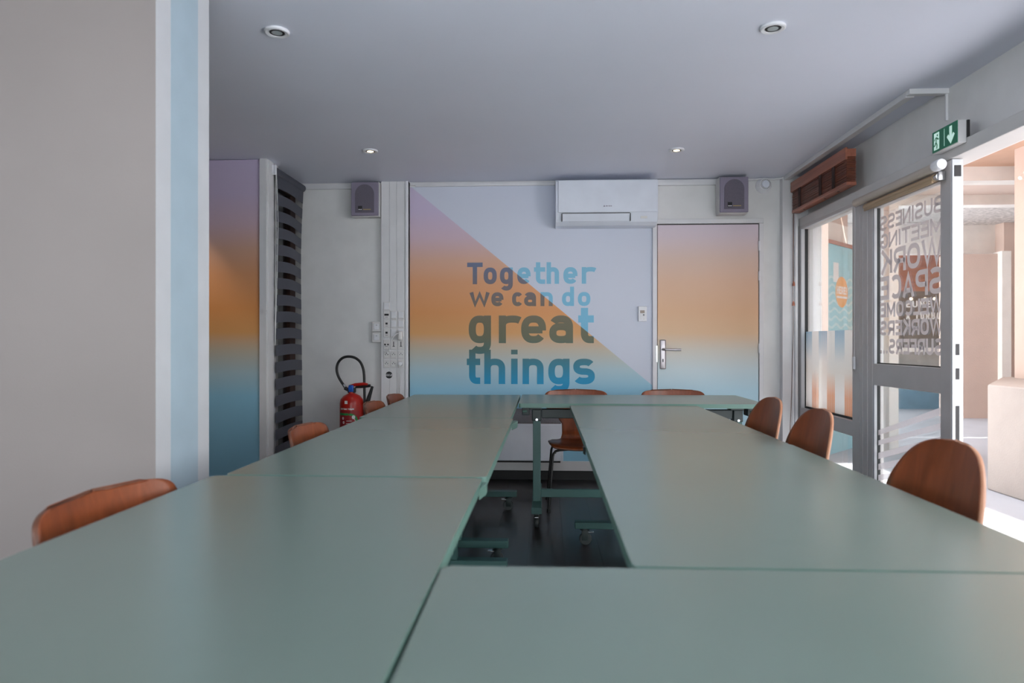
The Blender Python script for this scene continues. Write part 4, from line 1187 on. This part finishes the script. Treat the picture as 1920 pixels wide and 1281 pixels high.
MB().box(1.9995, 2.012, 3.336, 3.55, 2.088, 2.17, 0.002).build('shadow_edge', M['dark'], es)  # dark block standing in for the shadow gap behind the sign

# ------------------------------------------------------------------ recessed ceiling lamps
def downlight(label, x, y, lit, tilt=0.0):
    t = thing('recessed_downlight', label, 'ceiling lamp', (x, y, ZTOP - 0.006), 0, 'recessed spotlights in the ceiling')
    MB().lathe([(0.030, 0.004), (0.034, -0.004), (0.046, -0.006), (0.051, -0.003), (0.051, 0.0055), (0.030, 0.0055)], (x, y, ZTOP - 0.006), 'Z', 36).build('trim_ring', M['plastic'], t, smooth=True)
    MB().lathe([(0.0305, -0.003), (0.0305, 0.0055), (0.026, 0.0055), (0.026, -0.001)], (x, y, ZTOP - 0.006), 'Z', 30).build('inner_ring', M['dark'], t, smooth=True)
    MB().lathe([(0.001, -0.004), (0.022, -0.003), (0.0255, 0.001), (0.0255, 0.005), (0.001, 0.005)], (x, y, ZTOP - 0.006), 'Z', 30).build('lamp', M['lamp' if lit else 'lampoff'], t, smooth=True)
    if lit:
        d = bpy.data.lights.new('downlight_beam', 'SPOT')
        d.energy = lit; d.spot_size = math.radians(75); d.spot_blend = 0.6; d.shadow_soft_size = 0.025; d.color = (1.0, 0.82, 0.62)
        o = bpy.data.objects.new('downlight_beam', d); C.objects.link(o)
        o.parent = t; o.location = (0, 0, -0.012)
    return t
downlight('unlit recessed spotlight in the ceiling near the left partition', -1.127, 2.822, 0)
downlight('unlit recessed spotlight in the ceiling at upper right', 0.945, 2.884, 0)
downlight('lit recessed spotlight in the ceiling before the left speaker', -1.192, 4.609, 6)
downlight('lit recessed spotlight in the ceiling before the interior door', 0.892, 4.684, 6)
downlight('lit recessed spotlight by the sunset panel behind the left partition', -2.62, 4.45, 22)

# ------------------------------------------------------------------ outside: paved arcade
struct(MB().box(2.14, 16, -6, 18, -0.14, -0.02), 'floor_outside', M['stone'])
# pier, arcade walls and slabs
struct(MB().box(2.20, 2.637, 6.5, 6.95, -0.02, 2.86), 'wall_pier', M['peach'])
mb = MB().box(3.485, 3.578, 7.1, 7.56, -0.02, 2.86)
bmesh.ops.recalc_face_normals(mb.bm, faces=mb.bm.faces[:]); mb.bm.normal_update()
for f in mb.bm.faces:
    if f.normal.x < -0.9: f.material_index = 1
struct(mb, 'wall_fin', [M['extw'], M['peach']])
mb = MB(); mb.poly_prism([(3.40, 5.42, -0.02), (3.42, 2.4, -0.02), (4.6, 2.4, -0.02), (4.6, 6.6, -0.02), (4.25, 6.57, -0.02)], (0, 0, 0.81), 0.012)
struct(mb, 'wall_parapet', M['parapet'])
struct(MB().box(4.25, 4.6, 2.4, 6.40, 0.79, 2.86), 'wall_outer', M['peach'])
struct(MB().box(6.05, 6.73, 10.5, 10.8, -0.02, 2.43), 'wall_far', M['peach'])
struct(MB().box(6.73, 6.86, 10.4, 10.6, -0.02, 2.46).box(3.6, 9.0, 10.9, 11.1, 2.49, 2.95), 'trim_10', M['extw'])
struct(MB().box(6.95, 9.5, 10.7, 11.0, -0.02, 2.93), 'wall_end', M['peach'])
struct(MB().box(2.14, 9.5, 9.2, 18, 2.93, 3.1), 'ceiling_rough', M['rough'])
struct(MB().box(2.14, 9.5, 7.0, 7.2, 2.72, 2.95).box(2.14, 9.5, 9.0, 9.2, 2.87, 3.1), 'trim_12', M['extw'])
struct(MB().box(2.14, 9.5, 7.2, 9.0, 3.0, 3.1), 'ceiling_passage', M['peach'])
struct(MB().box(3.3, 9.5, 2.3, 5.4, 2.86, 3.0).box(2.3, 9.5, 5.4, 7.0, 2.86, 3.0), 'ceiling_arcade', M['peachd'])  # near part extended out of view for shade, slit left for sunlight
struct(MB().box(3.3, 9.5, 2.15, 2.35, -0.02, 2.9), 'light_screen', M['peach'])  # unseen wall added to keep sunlit bounce out of the arcade
struct(MB().box(9.5, 9.7, 2.15, 18, -0.02, 2.6), 'terrace_shade_wall', M['peach'])  # added wall, its height set to dim the light outside
t = tag(MB().tube([(4.22, 6.2, 2.87), (4.22, 6.2, 2.62), (4.20, 6.2, 2.58), (4.15, 6.18, 2.55)], 0.018, 10).build('drain_pipe', M['extw'], smooth=True), 'short white drain pipe hanging outside above the doorway', 'pipe')

# blue advertising board, turned towards the window
B0, B1 = Vector((2.84, 7.0, 0)), Vector((3.287, 7.48, 0))
bd = (B1 - B0).normalized(); bn = Vector((bd.y, -bd.x, 0))
BW = 0.67
def bfn(u, v): return B0 + bd * u + Vector((0, 0, v)), bn
def bpoly(mb, pts, d0, d1):
    mb.poly_prism([tuple(B0 + bd * u + Vector((0, 0, v)) + bn * d0) for u, v in pts], tuple(bn * (d1 - d0)))
ab = thing('advertising_board', 'sky blue outdoor board with an orange HERE disc seen through the right window', 'sign', tuple((B0 + B1) / 2 + Vector((0, 0, -0.02))))
mb = MB(); bpoly(mb, [(0, -0.02), (BW, -0.02), (BW, 2.11), (0, 2.11)], -0.04, 0.0); mb.build('panel', M['board'], ab)
mb = MB(); bpoly(mb, [(-0.01, 2.11), (BW + .01, 2.11), (BW + .01, 2.15), (-0.01, 2.15)], -0.05, 0.01); mb.build('top_edge', M['rail'], ab)
mb = MB(); bpoly(mb, [(0.13, 1.73), (0.27, 1.73), (0.27, 1.93), (0.13, 1.93)], 0.0005, 0.001); mb.build('white_patch', M['white'], ab)
mb = MB()
for k in range(13):
    z0 = 0.80 + k * 0.08
    mb.strokes([[(0.01 + (BW - 0.02) * i / 26, z0 + 0.02 * math.sin(i * 0.62 + k * 0.5)) for i in range(27)]], 0.024, bfn, 0.0008)
mb.build('wave_print', M['boardw'], ab)
mb = MB(); bpoly(mb, [(0.35 + 0.165 * math.cos(a), 1.634 + 0.160 * math.sin(a)) for a in [2 * PI * i / 40 for i in range(40)]], 0.001, 0.003)
dc = mb.build('orange_disc', M['orange'], ab)
mb = MB(); text_line(mb, 'HERE!', 0.215, 0.485, 1.612, 0.080, 0.018, bfn, 0.0038); mb.strokes([[(0.21, 1.580), (0.49, 1.580)]], 0.022, bfn, 0.0036)
subpart(mb, 'disc_letters', M['white'], dc)

# wall the board hangs on: pale band, peach render above
mb = MB()
bpoly(mb, [(-0.15, -0.02), (BW + 0.02, -0.02), (BW + 0.02, 2.36), (-0.15, 2.36)], -0.20, -0.06)
mb.mi = 1
bpoly(mb, [(-0.15, 2.36), (BW + 0.02, 2.36), (BW + 0.02, 2.86), (-0.15, 2.86)], -0.20, -0.06)
struct(mb, 'wall_angled', [M['extw'], M['peach']])

# snack bar far across the terrace
kb = thing('snack_bar', 'terrace bar with brown slatted awning far behind the glazed door', 'bar', (6.4, 11.9, -0.02))
MB().box(5.6, 7.4, 11.9, 12.1, 0.42, 0.95).build('counter', M['counter'], kb)
MB().box(5.6, 7.4, 11.92, 12.1, -0.02, 0.42).build('plinth', M['bluebar'], kb)
MB().box(5.55, 7.45, 11.82, 12.15, 0.95, 1.02).build('counter_top', M['extw'], kb)
MB().box(5.6, 7.4, 13.2, 13.3, -0.02, 2.6).build('back_wall', M['shade'], kb)
mb = MB()
for k in range(9): mb.box(5.5, 7.5, 11.62 + k * 0.01, 11.66 + k * 0.012, 1.96 + k * 0.072, 2.03 + k * 0.072)
mb.build('awning', M['thatch'], kb)
mb = MB(); fk = lambda u, v: ((u, 11.78, v), (0, -1, 0))
text_line(mb, 'EUNE', 6.06, 6.46, 1.70, 0.11, 0.022, fk, 0.004, gap=0.03); text_line(mb, 'A TURBO', 6.06, 6.62, 1.50, 0.12, 0.022, fk, 0.004, gap=0.03)
mb.build('lettering', M['white'], kb)
for x in (6.10, 6.33, 6.48, 6.60):
    bl = MB().lathe([(0.001, -0.03), (0.022, -0.02), (0.028, 0.0), (0.018, 0.02), (0.001, 0.026)], (x, 11.7, 1.84), 'Z', 14).build('bulb', M['bulb'], kb, smooth=True)

for o in bpy.data.objects:
    if '_w' in o: del o['_w']
